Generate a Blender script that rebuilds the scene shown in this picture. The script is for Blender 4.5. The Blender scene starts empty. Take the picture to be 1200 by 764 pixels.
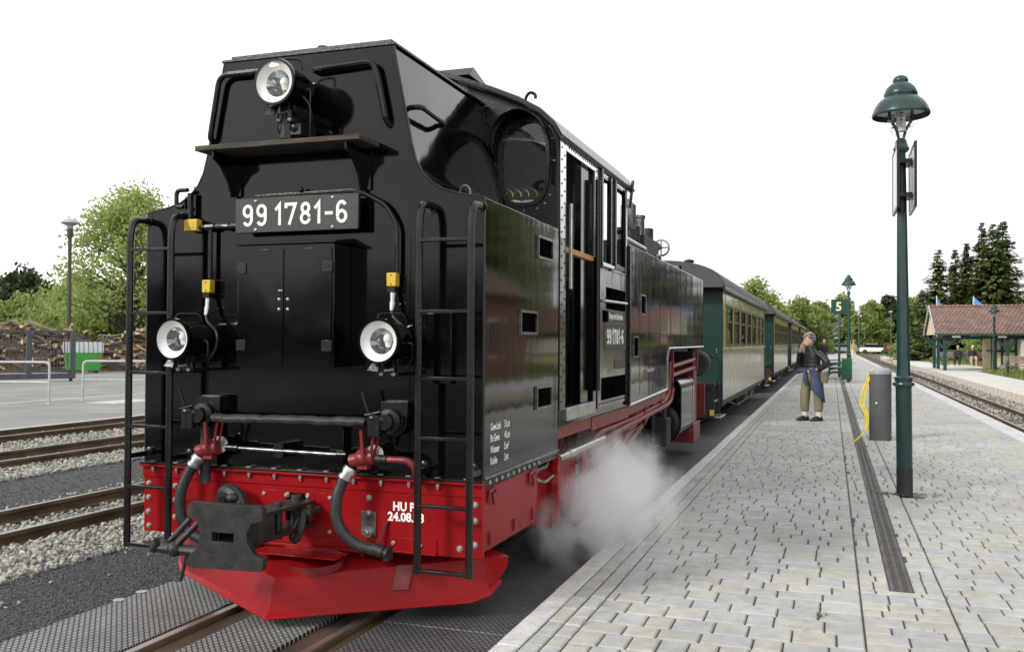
import bpy, bmesh, math, random
from mathutils import Vector, Matrix
R = math.radians
rnd = random.Random(7)
scene = bpy.context.scene
COL = scene.collection

# ------------------------------------------------------------------ camera
cam_d = bpy.data.cameras.new('camera'); cam = bpy.data.objects.new('camera', cam_d); COL.objects.link(cam)
cam_d.sensor_width = 36.0; cam_d.lens = 36.0*1082/1200; cam_d.clip_end = 3000; cam_d.clip_start = 0.05
_th = math.atan(374/1082); _p = math.atan(18/1082); _r = R(0.3)
_f = Vector((-math.sin(_th)*math.cos(_p), math.cos(_th)*math.cos(_p), math.sin(_p)))
_x = Vector((math.cos(_th), math.sin(_th), 0)); _u = _x.cross(_f)
_x2 = _x*math.cos(_r)+_u*math.sin(_r); _u2 = _u*math.cos(_r)-_x*math.sin(_r)
_m = Matrix((_x2, _u2, -_f)).transposed().to_4x4(); _m.translation = (0, 0, 1.53)
cam.matrix_world = _m
scene.camera = cam

# ------------------------------------------------------------------ world: thin bright overcast over a physical sky
SUN_EL, SUN_AZ = 30.0, 217.0        # sun stands behind the camera to its left
w = bpy.data.worlds.new('World'); scene.world = w; w.use_nodes = True
nt = w.node_tree; nt.nodes.clear()
wo = nt.nodes.new('ShaderNodeOutputWorld'); bg = nt.nodes.new('ShaderNodeBackground')
sky = nt.nodes.new('ShaderNodeTexSky'); sky.sky_type = 'NISHITA'; sky.sun_disc = False
sky.sun_elevation = R(SUN_EL); sky.sun_rotation = R(SUN_AZ); sky.dust_density = 4.0
mixn = nt.nodes.new('ShaderNodeMix'); mixn.data_type = 'RGBA'
tc = nt.nodes.new('ShaderNodeTexCoord'); nz = nt.nodes.new('ShaderNodeTexNoise'); nz.inputs['Scale'].default_value = 1.1; nz.inputs['Detail'].default_value = 5
cr = nt.nodes.new('ShaderNodeValToRGB')
cr.color_ramp.elements[0].color = (5.7, 5.8, 6.05, 1); cr.color_ramp.elements[1].color = (11.0, 11.0, 11.0, 1)
cr.color_ramp.elements[0].position = .36; cr.color_ramp.elements[1].position = .66
nt.links.new(tc.outputs['Generated'], nz.inputs['Vector']); nt.links.new(nz.outputs['Fac'], cr.inputs['Fac'])
mixn.inputs['Factor'].default_value = .9
nt.links.new(sky.outputs['Color'], mixn.inputs['A']); nt.links.new(cr.outputs['Color'], mixn.inputs['B'])
nt.links.new(mixn.outputs['Result'], bg.inputs['Color']); bg.inputs['Strength'].default_value = .1
nt.links.new(bg.outputs['Background'], wo.inputs['Surface'])
# ------------------------------------------------------------------ sun (hazy)
sl = bpy.data.lights.new('sun', 'SUN'); sl.energy = 1.5; sl.angle = R(10); sl.color = (1, .95, .87)
so = bpy.data.objects.new('sun', sl); COL.objects.link(so)
sd = Vector((math.sin(R(SUN_AZ))*math.cos(R(SUN_EL)), math.cos(R(SUN_AZ))*math.cos(R(SUN_EL)), math.sin(R(SUN_EL))))
so.rotation_euler = (-sd).to_track_quat('-Z', 'Y').to_euler()
# ------------------------------------------------------------------ exposure
scene.view_settings.view_transform = 'Standard'; scene.view_settings.look = 'None'
scene.cycles.volume_bounces = 8; scene.cycles.volume_step_rate = 1.0
scene.view_settings.exposure = 0.66; scene.view_settings.gamma = 1.0

# ------------------------------------------------------------------ materials
MATS = {}
def mat(name, c, r=.5, m=0.0, c2=None, scale=6, det=4, bump=0, bscale=40, ior=1.5, rv=.08, coat=0, stretch=None, lo=.35, hi=.65, alpha=None, trans=0, tint=0, spec=None, chip=None):
    """procedural principled material: noise between two colours, noisy roughness, bump"""
    mt = bpy.data.materials.new(name); mt.use_nodes = True; MATS[name] = mt
    t = mt.node_tree; b = t.nodes['Principled BSDF']; N = t.nodes.new; K = t.links.new
    b.inputs['Metallic'].default_value = m; b.inputs['IOR'].default_value = ior
    b.inputs['Coat Weight'].default_value = coat; b.inputs['Coat Roughness'].default_value = .04
    if trans: b.inputs['Transmission Weight'].default_value = trans
    if spec is not None: b.inputs['Specular IOR Level'].default_value = spec
    if alpha is not None: b.inputs['Alpha'].default_value = alpha
    co = N('ShaderNodeTexCoord'); mp = N('ShaderNodeMapping'); K(co.outputs['Object'], mp.inputs['Vector'])
    if stretch: mp.inputs['Scale'].default_value = stretch
    n = N('ShaderNodeTexNoise'); n.inputs['Scale'].default_value = scale; n.inputs['Detail'].default_value = det; K(mp.outputs['Vector'], n.inputs['Vector'])
    if c2 is None: c2 = tuple(min(1, v*1.25+.002) for v in c)
    rp = N('ShaderNodeValToRGB'); rp.color_ramp.elements[0].position = lo; rp.color_ramp.elements[1].position = hi
    rp.color_ramp.elements[0].color = (*c, 1); rp.color_ramp.elements[1].color = (*c2, 1); K(n.outputs['Fac'], rp.inputs['Fac'])
    out = rp.outputs['Color']
    if tint:
        at = N('ShaderNodeAttribute'); at.attribute_name = 'tint'
        hs = N('ShaderNodeMix'); hs.data_type = 'RGBA'; hs.blend_type = 'MULTIPLY'; hs.inputs['Factor'].default_value = 1
        K(out, hs.inputs['A']); K(at.outputs['Color'], hs.inputs['B']); out = hs.outputs['Result']
    if chip:                             # worn specks and scratches with a shape of their own
        nc = N('ShaderNodeTexNoise'); nc.inputs['Scale'].default_value = chip[1]; nc.inputs['Detail'].default_value = 8; nc.inputs['Roughness'].default_value = .7; K(co.outputs['Object'], nc.inputs['Vector'])
        rc = N('ShaderNodeValToRGB'); rc.color_ramp.elements[0].position = chip[2]; rc.color_ramp.elements[1].position = chip[2]+.02; K(nc.outputs['Fac'], rc.inputs['Fac'])
        mc = N('ShaderNodeMix'); mc.data_type = 'RGBA'; K(rc.outputs['Color'], mc.inputs['Factor']); K(out, mc.inputs['A']); mc.inputs['B'].default_value = (*chip[0],1); out = mc.outputs['Result']
    K(out, b.inputs['Base Color'])
    if rv:
        mr = N('ShaderNodeMapRange'); mr.inputs['To Min'].default_value = max(0, r-rv); mr.inputs['To Max'].default_value = min(1, r+rv)
        n2 = N('ShaderNodeTexNoise'); n2.inputs['Scale'].default_value = scale*2.3; n2.inputs['Detail'].default_value = 6; K(mp.outputs['Vector'], n2.inputs['Vector'])
        K(n2.outputs['Fac'], mr.inputs['Value']); K(mr.outputs['Result'], b.inputs['Roughness'])
    else: b.inputs['Roughness'].default_value = r
    if bump:
        n3 = N('ShaderNodeTexNoise'); n3.inputs['Scale'].default_value = bscale; n3.inputs['Detail'].default_value = 3; K(mp.outputs['Vector'], n3.inputs['Vector'])
        bp = N('ShaderNodeBump'); bp.inputs['Strength'].default_value = 1; bp.inputs['Distance'].default_value = bump
        K(n3.outputs['Fac'], bp.inputs['Height']); K(bp.outputs['Normal'], b.inputs['Normal'])
    return mt
def nodes(mt): return mt.node_tree, mt.node_tree.nodes['Principled BSDF']

# ------------------------------------------------------------------ mesh builder
class B:
    def __init__(s): s.bm = bmesh.new(); s.tl = None
    def tintlayer(s):
        if s.tl is None: s.tl = s.bm.loops.layers.float_color.new('tint')
        return s.tl
    def face(s, pts, col=None):
        f = s.bm.faces.new([s.bm.verts.new(p) for p in pts])
        if col is not None:
            l = s.tintlayer()
            for lp in f.loops: lp[l] = (*col, 1)
        return f
    def hexa(s, p, col=None):            # 8 corners: bottom 4 ccw, top 4 ccw
        v = [s.bm.verts.new(q) for q in p]; fs = []
        for q in ((3,2,1,0),(4,5,6,7),(0,1,5,4),(1,2,6,5),(2,3,7,6),(3,0,4,7)): fs.append(s.bm.faces.new([v[i] for i in q]))
        if col is not None:
            l = s.tintlayer()
            for f in fs:
                for lp in f.loops: lp[l] = (*col, 1)
        return s
    def box(s, x0, x1, y0, y1, z0, z1, col=None):
        return s.hexa([(x0,y0,z0),(x1,y0,z0),(x1,y1,z0),(x0,y1,z0),(x0,y0,z1),(x1,y0,z1),(x1,y1,z1),(x0,y1,z1)], col)
    def bar(s, a, b, w, h, upv=(0,0,1)):  # rectangular bar from a to b
        a = Vector(a); b = Vector(b); d = (b-a).normalized(); u = Vector(upv)
        if abs(d.dot(u)) > .98: u = Vector((0,1,0))
        x = d.cross(u).normalized()*w/2; y = x.cross(d).normalized()*h/2
        return s.hexa([a-x-y, a+x-y, b+x-y, b-x-y, a-x+y, a+x+y, b+x+y, b-x+y])
    def ring(s, c, x, y, r, n, ry=None):
        ry = r if ry is None else ry
        return [s.bm.verts.new(c+x*(r*math.cos(2*math.pi*i/n))+y*(ry*math.sin(2*math.pi*i/n))) for i in range(n)]
    def join(s, a, b):
        n = len(a)
        for i in range(n): s.bm.faces.new((a[i], a[(i+1)%n], b[(i+1)%n], b[i]))
    def cyl(s, a, b, r, r2=None, n=14, cap=True):
        a = Vector(a); b = Vector(b); d = (b-a).normalized(); u = Vector((0,0,1)) if abs(d.z) < .9 else Vector((1,0,0))
        x = u.cross(d).normalized(); y = d.cross(x)
        A = s.ring(a, x, y, r, n); C = s.ring(b, x, y, r if r2 is None else r2, n); s.join(A, C)
        if cap: s.bm.faces.new(A[::-1]); s.bm.faces.new(C)
        return s
    def tube(s, pts, r, n=8, fil=0, closed=False):
        P = [Vector(p) for p in pts]
        if fil:
            Q = [P[0]]
            for i in range(1, len(P)-1):
                a = (P[i-1]-P[i]); b = (P[i+1]-P[i]); k = min(fil, a.length*.48, b.length*.48)
                p0 = P[i]+a.normalized()*k; p1 = P[i]+b.normalized()*k
                for j in range(6):
                    t = j/5; Q.append(p0*(1-t)**2+P[i]*2*t*(1-t)+p1*t*t)
            Q.append(P[-1]); P = Q
        rr = r if isinstance(r, (list, tuple)) else [r]*len(P)
        x = None; rings = []
        for i, p in enumerate(P):
            d = ((P[min(i+1, len(P)-1)]-p).normalized()+(p-P[max(i-1, 0)]).normalized())
            d = d.normalized() if d.length > 1e-6 else Vector((0,0,1))
            if x is None:
                u = Vector((0,0,1)) if abs(d.z) < .9 else Vector((1,0,0)); x = u.cross(d).normalized()
            x = (x-d*x.dot(d)).normalized(); y = d.cross(x)
            rings.append(s.ring(p, x, y, rr[i], n))
        for i in range(len(rings)-1): s.join(rings[i], rings[i+1])
        s.bm.faces.new(rings[0][::-1]); s.bm.faces.new(rings[-1])
        return s
    def spline(s, pts, r, n=8, k=8):       # catmull-rom tube
        P = [Vector(p) for p in pts]; Q = []
        rr = r if isinstance(r, (list, tuple)) else None; RR = []
        for i in range(len(P)-1):
            p0 = P[max(i-1,0)]; p1 = P[i]; p2 = P[i+1]; p3 = P[min(i+2, len(P)-1)]
            for j in range(k):
                t = j/k; Q.append(.5*((2*p1)+(p2-p0)*t+(2*p0-5*p1+4*p2-p3)*t*t+(3*p1-p0-3*p2+p3)*t**3))
                if rr: RR.append(rr[i]*(1-t)+rr[i+1]*t)
        Q.append(P[-1]); RR.append(rr[-1] if rr else 0)
        return s.tube(Q, RR if rr else r, n)
    def prism(s, poly, ax, a, b, holes=()):
        """poly of 2-d points extruded along axis ax (0:(y,z) 1:(x,z) 2:(x,y)) from a to b, with holes"""
        def P(q, t): return {0: (t, q[0], q[1]), 1: (q[0], t, q[1]), 2: (q[0], q[1], t)}[ax]
        loops = [list(poly)]+[list(h) for h in holes]
        for t in (a, b):
            if not holes: s.bm.faces.new([s.bm.verts.new(P(q, t)) for q in poly])
            else:
                es = []
                for lp in loops:
                    v = [s.bm.verts.new(P(q, t)) for q in lp]
                    es += [s.bm.edges.new((v[i], v[(i+1)%len(v)])) for i in range(len(v))]
                bmesh.ops.triangle_fill(s.bm, use_beauty=True, use_dissolve=False, edges=es)
        for lp in loops:
            for i in range(len(lp)):
                q, q2 = lp[i], lp[(i+1)%len(lp)]
                s.bm.faces.new([s.bm.verts.new(p) for p in (P(q,a), P(q2,a), P(q2,b), P(q,b))])
        return s
    def lathe(s, prof, c=(0,0,0), d=(0,0,1), n=24, cap=True):
        c = Vector(c); d = Vector(d).normalized(); u = Vector((0,0,1)) if abs(d.z) < .9 else Vector((1,0,0))
        x = u.cross(d).normalized(); y = d.cross(x); prev = None; first = None
        for r, h in prof:
            g = s.ring(c+d*h, x, y, max(r, 1e-4), n)
            if prev: s.join(prev, g)
            else: first = g
            prev = g
        if cap: s.bm.faces.new(first[::-1]); s.bm.faces.new(prev)
        return s
    def sph(s, c, r, sc=(1,1,1), n=12, m=8):
        c = Vector(c); rows = []
        for i in range(1, m):
            a = math.pi*i/m
            rows.append([s.bm.verts.new(c+Vector((r*sc[0]*math.sin(a)*math.cos(2*math.pi*j/n), r*sc[1]*math.sin(a)*math.sin(2*math.pi*j/n), r*sc[2]*math.cos(a)))) for j in range(n)])
        t = s.bm.verts.new(c+Vector((0,0,r*sc[2]))); b = s.bm.verts.new(c-Vector((0,0,r*sc[2])))
        for i in range(m-2): s.join(rows[i+1], rows[i])
        for j in range(n):
            s.bm.faces.new((t, rows[0][j], rows[0][(j+1)%n])); s.bm.faces.new((b, rows[-1][(j+1)%n], rows[-1][j]))
        return s
    def loft(s, rings, n=14):              # rings: (centre, rx, ry) horizontal ellipses, or (c, xvec, yvec)
        prev = None; first = None
        for c, a, b in rings:
            c = Vector(c)
            x = Vector((a,0,0)) if not isinstance(a, (tuple, Vector)) else Vector(a)
            y = Vector((0,b,0)) if not isinstance(b, (tuple, Vector)) else Vector(b)
            g = [s.bm.verts.new(c+x*math.cos(2*math.pi*i/n)+y*math.sin(2*math.pi*i/n)) for i in range(n)]
            if prev: s.join(prev, g)
            else: first = g
            prev = g
        s.bm.faces.new(first[::-1]); s.bm.faces.new(prev); return s
    def mesh(s, name, angle=35, weld=True):
        if weld: bmesh.ops.remove_doubles(s.bm, verts=s.bm.verts, dist=1e-5)
        if weld: bmesh.ops.recalc_face_normals(s.bm, faces=s.bm.faces)
        me = bpy.data.meshes.new(name); s.bm.to_mesh(me); s.bm.free()
        if angle:
            me.polygons.foreach_set('use_smooth', [True]*len(me.polygons)); me.set_sharp_from_angle(angle=R(angle))
        return me
    def obj(s, name, m, par=None, bev=0, angle=35, weld=True, loc=None, kind=None, label=None, seg=2):
        me = s.mesh(name, angle, weld)
        if m: me.materials.append(MATS[m])
        o = bpy.data.objects.new(name, me); COL.objects.link(o)
        if par: o.parent = par
        if loc: o.location = loc
        if bev:
            md = o.modifiers.new('bevel', 'BEVEL'); md.width = bev; md.segments = seg; md.limit_method = 'ANGLE'; md.angle_limit = R(40)
        if kind: o['kind'] = kind
        if label: o['label'] = label
        return o
def tag(o, label, cat, group=None, kind=None):
    o['label'] = label; o['category'] = cat
    if group: o['group'] = group
    if kind: o['kind'] = kind
    return o
def thing(name, label, cat, loc=(0,0,0), rz=0, group=None):
    o = bpy.data.objects.new(name, None); COL.objects.link(o); o.location = loc; o.rotation_euler = (0,0,rz); o.empty_display_size = .2
    return tag(o, label, cat, group)
def struct(o): o['kind'] = 'structure'; return o
def inst(name, me, par=None, loc=(0,0,0), rot=None):
    o = bpy.data.objects.new(name, me); COL.objects.link(o); o.location = loc
    if par: o.parent = par
    if rot: o.rotation_euler = rot
    return o
def copy_tree(o, parent=None):
    c = o.copy(); COL.objects.link(c); c.parent = parent
    for ch in list(o.children): copy_tree(ch, c)
    return c
def text(name, body, size, m, par, mtx, bold=0.0, align='LEFT', ext=.002, sx=1.0):
    cu = bpy.data.curves.new(name, 'FONT'); cu.body = body; cu.size = size; cu.offset = bold; cu.extrude = ext; cu.align_x = align; cu.resolution_u = 3
    ob = bpy.data.objects.new(name, cu); COL.objects.link(ob)
    dg = bpy.context.evaluated_depsgraph_get(); me = bpy.data.meshes.new_from_object(ob.evaluated_get(dg))
    bpy.data.objects.remove(ob)
    me.transform(mtx @ Matrix.Diagonal((sx, 1, 1, 1))); me.materials.clear(); me.materials.append(MATS[m])
    o = bpy.data.objects.new(name, me); COL.objects.link(o); o.parent = par
    return o
def stroke_digits(name, spec, h, org, ax, up, m, par, wd=.145, ext=.0022):
    """plate numerals drawn as strokes; spec = [(glyph, left, width)] along ax from org"""
    def ell(cx, cz, rx, rz, a0=0, a1=360, n=28): return [(cx+rx*math.cos(R(a0+(a1-a0)*i/n)), cz+rz*math.sin(R(a0+(a1-a0)*i/n))) for i in range(n+1)]
    nine = [ell(.5,.70,.43,.235), [(.93,.72),(.93,.36)]+ell(.5,.33,.43,.265,0,-150,18)]
    G = {'9': nine, '6': [[(1-x,1-z) for x,z in p] for p in nine], '8': [ell(.5,.735,.37,.20), ell(.5,.285,.43,.22)],
         '7': [[(.06,.76),(.06,.935),(.93,.935),(.36,.0)]], '1': [[(.06,.70),(.66,.955),(.66,.0)]], '-': [[(.0,.46),(1.0,.46)]]}
    ax = Vector(ax); up = Vector(up); nr = ax.cross(up).normalized(); org = Vector(org); b = B(); t = wd*h/2
    for g, x0, w_ in spec:
        for si, pl_ in enumerate(G[g]):
            P = [Vector((x0+x*w_, z*h)) for x, z in pl_]; closed = (P[0]-P[-1]).length < 1e-4; n = len(P); rows = []
            for i in range(n):
                d0 = P[i]-P[i-1] if i else (P[0]-P[-2] if closed else P[1]-P[0]); d1 = P[i+1]-P[i] if i < n-1 else (P[1]-P[0] if closed else P[i]-P[i-1])
                d0.normalize(); d1.normalize(); q = d0+d1; q = q.normalized() if q.length > 1e-5 else d1; nn = Vector((-q.y, q.x)); k = min(t/max(.35, nn.dot(Vector((-d1.y, d1.x)))), t*2.4)
                rows.append([P[i]+nn*k, P[i]-nn*k])
            V = [[[b.bm.verts.new(org+ax*q.x+up*q.y+nr*e) for e in (0, ext+.0006*si)] for q in r_] for r_ in rows]
            for i in range(n-1):
                a, c = V[i], V[i+1]
                for f in ((a[0][1],a[1][1],c[1][1],c[0][1]),(a[0][0],a[0][1],c[0][1],c[0][0]),(a[1][1],a[1][0],c[1][0],c[1][1])): b.bm.faces.new(f)
            for a in (V[0], V[-1]): b.bm.faces.new((a[0][0],a[0][1],a[1][1],a[1][0]))
    o = b.obj(name, m, par, angle=30); o['kind'] = 'stuff'; return o
NUM = [('9',-.343,.060),('9',-.251,.060),('1',-.131,.045),('7',-.064,.070),('8',.036,.060),('1',.123,.045),('-',.190,.050),('6',.266,.060)]
def MX(o, x, y):                        # matrix from origin and text axes
    x = Vector(x).normalized(); y = Vector(y).normalized(); z = x.cross(y)
    m = Matrix((x, y, z)).transposed().to_4x4(); m.translation = o
    return m

# palette
mat('black_gloss', (.0015,.0015,.0018), r=.09, rv=.05, c2=(.0025,.0025,.003), scale=3, bump=.0012, bscale=2.2, ior=1.42)
mat('black_side', (.002,.002,.002), r=.07, rv=.04, c2=(.005,.005,.0045), scale=3, bump=.0022, bscale=1.4, ior=1.44, stretch=(1,2.0,.35))
mat('black_satin', (.003,.003,.0035), r=.28, rv=.12, c2=(.008,.008,.008), scale=9, bump=.001, bscale=60)
mat('black_rough', (.016,.016,.016), r=.6, rv=.15, c2=(.04,.038,.035), scale=14, bump=.004, bscale=70)
mat('void_shade_black', (.002,.002,.002), r=.9, rv=0, spec=0)  # flat black standing in for the shade inside openings
mat('rubber', (.014,.015,.017), r=.5, rv=.12, c2=(.035,.035,.036), scale=18, bump=.001, bscale=80)
mat('cast_iron', (.013,.0135,.015), r=.5, rv=.14, c2=(.04,.037,.034), scale=11, bump=.002, bscale=50, lo=.4, hi=.75)
mat('red_paint', (.255,.007,.010), r=.25, rv=.1, c2=(.31,.010,.013), scale=2.5, bump=.001, bscale=8, spec=.14, chip=((.30,.16,.14),26,.715))
mat('red_dull', (.15,.010,.012), r=.4, rv=.15, c2=(.22,.025,.025), scale=9, bump=.001, bscale=30)
mat('white_enamel', (.82,.82,.80), r=.25, rv=.08, c2=(.9,.9,.88))
mat('white_paint', (.8,.8,.78), r=.5, rv=.1)
mat('plate_grey', (.028,.028,.031), r=.4, rv=.1, c2=(.038,.038,.04))
mat('cab_trim', (.62,.64,.67), r=.16, rv=.06, c2=(.72,.74,.76), scale=7, m=1.0, bump=.001, bscale=3)
mat('polished', (.10,.10,.095), r=.13, rv=.06, c2=(.17,.165,.15), m=.75, bump=.004, bscale=3.5, scale=6)
mat('steel', (.42,.42,.41), r=.3, rv=.12, c2=(.6,.6,.58), m=.9, scale=12)
mat('bolt_steel', (.34,.34,.33), r=.4, rv=.1, c2=(.5,.49,.46), m=.7, scale=30)
mat('yellow_box', (.62,.42,.03), r=.4, rv=.1, c2=(.7,.5,.06))
mat('yellow_tape', (.8,.66,.05), r=.45, rv=.1)
mat('wood_board', (.018,.014,.011), r=.7, c2=(.075,.054,.038), scale=5, stretch=(.6,9,9), bump=.003, bscale=12)
mat('wood_orange', (.42,.20,.07), r=.45, c2=(.5,.26,.10), scale=5, stretch=(1,8,8))
mat('cab_inside', (.10,.11,.10), r=.6, c2=(.16,.17,.15))
mat('brass', (.4,.28,.09), r=.3, m=.9)
mat('coal', (.01,.01,.01), r=.5, c2=(.03,.03,.03), scale=20, bump=.01)
mat('glass_reflector', (.6,.62,.63), r=.12, m=.85, rv=.05)
mat('bulb', (.75,.75,.72), r=.15, rv=0)
mat('dark_glass', (.012,.014,.014), r=.04, rv=0, ior=1.55)
def glass(name, tintc=(.94,.97,.96), rough=0.0, refl=.05):
    mt = bpy.data.materials.new(name); mt.use_nodes = True; MATS[name] = mt; t = mt.node_tree; t.nodes.clear()
    o = t.nodes.new('ShaderNodeOutputMaterial'); a = t.nodes.new('ShaderNodeBsdfTransparent'); g = t.nodes.new('ShaderNodeBsdfGlossy'); x = t.nodes.new('ShaderNodeMixShader'); lw = t.nodes.new('ShaderNodeLayerWeight'); pw = t.nodes.new('ShaderNodeMath'); pw.operation = 'POWER'; pw.inputs[1].default_value = 5; fr = t.nodes.new('ShaderNodeMapRange')
    n = t.nodes.new('ShaderNodeTexNoise'); n.inputs['Scale'].default_value = 2.0; bp = t.nodes.new('ShaderNodeBump'); bp.inputs['Distance'].default_value = .002
    t.links.new(n.outputs['Fac'], bp.inputs['Height']); t.links.new(bp.outputs['Normal'], g.inputs['Normal'])
    a.inputs['Color'].default_value = (*tintc, 1); g.inputs['Roughness'].default_value = rough+.02; fr.inputs['To Min'].default_value = refl; fr.inputs['To Max'].default_value = 1.0; t.links.new(lw.outputs['Facing'], pw.inputs[0]); t.links.new(pw.outputs['Value'], fr.inputs['Value'])
    t.links.new(fr.outputs['Result'], x.inputs['Fac']); t.links.new(a.outputs['BSDF'], x.inputs[1]); t.links.new(g.outputs['BSDF'], x.inputs[2]); t.links.new(x.outputs['Shader'], o.inputs['Surface'])
glass('clear_glass'); glass('lamp_glass', (.93,.94,.94)); glass('lens_glass', (.99,.99,.99), refl=.02)
# ================================================================== ground, tracks, platforms
mat('earth', (.10,.095,.06), r=.95, c2=(.16,.17,.07), scale=.35, det=8, bump=.02, bscale=8, rv=0)
mat('grass_ground', (.07,.11,.025), r=.95, c2=(.15,.19,.05), scale=1.2, det=8, bump=.03, bscale=14, rv=0)
mat('asphalt_pale', (.22,.215,.205), r=.85, c2=(.29,.285,.27), scale=.7, det=9, bump=.003, bscale=120, rv=.05)
mat('line_paint', (.62,.61,.58), r=.8, c2=(.42,.41,.39), scale=12)
mat('ballast_bed', (.13,.125,.115), r=.95, c2=(.40,.39,.37), scale=24, det=6, bump=.03, bscale=30, rv=0, lo=.42, hi=.6)
mat('ballast_dark', (.035,.033,.03), r=.95, c2=(.13,.125,.12), scale=26, det=6, bump=.03, bscale=32, rv=0)
mat('cinder', (.022,.023,.025), r=.85, c2=(.11,.112,.116), scale=75, det=5, bump=.012, bscale=90, rv=.1, lo=.4, hi=.7)
mat('stone', (.30,.295,.28), r=.85, c2=(.46,.45,.42), scale=30, rv=.05, tint=1)
mat('cinder_stone', (.065,.066,.069), r=.6, c2=(.14,.14,.146), scale=60, rv=.1, tint=1)
mat('rail_rust', (.075,.047,.028), r=.7, m=.2, c2=(.15,.10,.055), scale=7, bump=.002, bscale=30, stretch=(1,.35,1))
mat('rail_top', (.30,.27,.24), r=.32, m=.8, c2=(.44,.42,.39), scale=9, stretch=(3,.2,1))
mat('flange_steel', (.055,.043,.034), r=.6, m=.3, c2=(.14,.085,.045), scale=2.2, bump=.002, bscale=25, lo=.4, hi=.72)
mat('sleeper_wood', (.05,.042,.035), r=.9, c2=(.11,.09,.075), scale=4, stretch=(1,9,9), bump=.004)
mat('fastener', (.06,.05,.042), r=.75, m=.3, c2=(.12,.09,.07), scale=25)
mat('kerb_stone', (.50,.495,.48), r=.8, c2=(.68,.675,.66), scale=22, det=12, bump=.0012, bscale=160, lo=.3, hi=.7)
mat('platform_sub', (.05,.046,.036), r=.95, c2=(.085,.082,.055), scale=14, rv=0)
mat('paver', (.38,.378,.37), r=.78, c2=(.50,.498,.487), scale=11, det=12, bump=.0016, bscale=120, tint=1, lo=.3, hi=.7, chip=((.25,.245,.23),30,.70))
mat('drain_iron', (.055,.047,.042), r=.6, m=.3, c2=(.12,.10,.085), scale=10, bump=.002, bscale=60)
mat('concrete_far', (.56,.545,.52), r=.85, c2=(.66,.645,.62), scale=1.5, det=8, bump=.002, bscale=60)
mat('far_kerb', (.60,.55,.48), r=.85, c2=(.70,.65,.58), scale=6)
def brick_mat(name, c1, c2, mortar, w, h, rough=.85, bump=.01, rot=0, msize=.02, off=.5):
    mt = bpy.data.materials.new(name); mt.use_nodes = True; MATS[name] = mt; t, b = nodes(mt); N = t.nodes.new; K = t.links.new
    co = N('ShaderNodeTexCoord'); mp = N('ShaderNodeMapping'); mp.inputs['Rotation'].default_value = (0,0,rot); K(co.outputs['Object'], mp.inputs['Vector'])
    br = N('ShaderNodeTexBrick'); br.inputs['Scale'].default_value = 1; br.inputs['Brick Width'].default_value = w; br.inputs['Row Height'].default_value = h; br.inputs['Mortar Size'].default_value = msize; br.offset = off
    br.inputs['Color1'].default_value = (*c1,1); br.inputs['Color2'].default_value = (*c2,1); br.inputs['Mortar'].default_value = (*mortar,1); br.inputs['Mortar Smooth'].default_value = .3
    K(mp.outputs['Vector'], br.inputs['Vector'])
    n = N('ShaderNodeTexNoise'); n.inputs['Scale'].default_value = 2.2; n.inputs['Detail'].default_value = 8; K(co.outputs['Object'], n.inputs['Vector'])
    mx = N('ShaderNodeMix'); mx.data_type = 'RGBA'; mx.blend_type = 'OVERLAY'; mx.inputs['Factor'].default_value = .5; K(br.outputs['Color'], mx.inputs['A']); K(n.outputs['Fac'], mx.inputs['B'])
    hs = N('ShaderNodeHueSaturation'); hs.inputs['Saturation'].default_value = .8; K(mx.outputs['Result'], hs.inputs['Color'])
    K(hs.outputs['Color'], b.inputs['Base Color']); b.inputs['Roughness'].default_value = rough
    bp = N('ShaderNodeBump'); bp.inputs['Distance'].default_value = bump; bp.invert = True; K(br.outputs['Fac'], bp.inputs['Height']); K(bp.outputs['Normal'], b.inputs['Normal'])
    return mt
brick_mat('paver_far', (.40,.395,.38), (.47,.46,.44), (.22,.215,.20), .22, .17, msize=.008, bump=.004)
brick_mat('grid_mat', (.36,.36,.35), (.46,.455,.44), (.012,.012,.012), .036, .020, rough=.7, bump=.012, msize=.0055)
brick_mat('grid_mat_dark', (.13,.135,.142), (.18,.182,.19), (.012,.012,.013), .034, .022, rough=.45, bump=.012, msize=.0045)

def stain(mname, scale, lo_c, hi_c):          # broad weathering over a paved surface
    t, b = nodes(MATS[mname]); N = t.nodes.new; K = t.links.new; src = b.inputs['Base Color'].links[0].from_socket
    g = N('ShaderNodeNewGeometry'); n = N('ShaderNodeTexNoise'); n.inputs['Scale'].default_value = scale; n.inputs['Detail'].default_value = 6; n.inputs['Distortion'].default_value = .8; K(g.outputs['Position'], n.inputs['Vector'])
    rp = N('ShaderNodeValToRGB'); rp.color_ramp.elements[0].position = .3; rp.color_ramp.elements[1].position = .68; rp.color_ramp.elements[0].color = (*lo_c,1); rp.color_ramp.elements[1].color = (*hi_c,1); K(n.outputs['Fac'], rp.inputs['Fac'])
    m = N('ShaderNodeMix'); m.data_type = 'RGBA'; m.blend_type = 'MULTIPLY'; m.inputs['Factor'].default_value = 1; K(src, m.inputs['A']); K(rp.outputs['Color'], m.inputs['B']); K(m.outputs['Result'], b.inputs['Base Color'])
stain('paver', .8, (.80,.79,.77), (1.04,1.04,1.03)); stain('asphalt_pale', .35, (.82,.81,.80), (1.06,1.06,1.05)); stain('kerb_stone', 1.3, (.84,.83,.81), (1.03,1.03,1.02))
def sheet(name, x0, x1, y0, y1, z, m):
    b = B(); b.face([(x0,y0,z),(x1,y0,z),(x1,y1,z),(x0,y1,z)]); return struct(b.obj(name, m, angle=0))
sheet('ground', -900, 900, -400, 1600, -.30, 'earth')
sheet('asphalt_yard', -70, -13.45, -40, 120, -.03, 'asphalt_pale')
b = B().box(-13.5,-13.40,-40,120,-.2,-.026); struct(b.obj('yard_edge_strip','kerb_stone',bev=.005))
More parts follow.
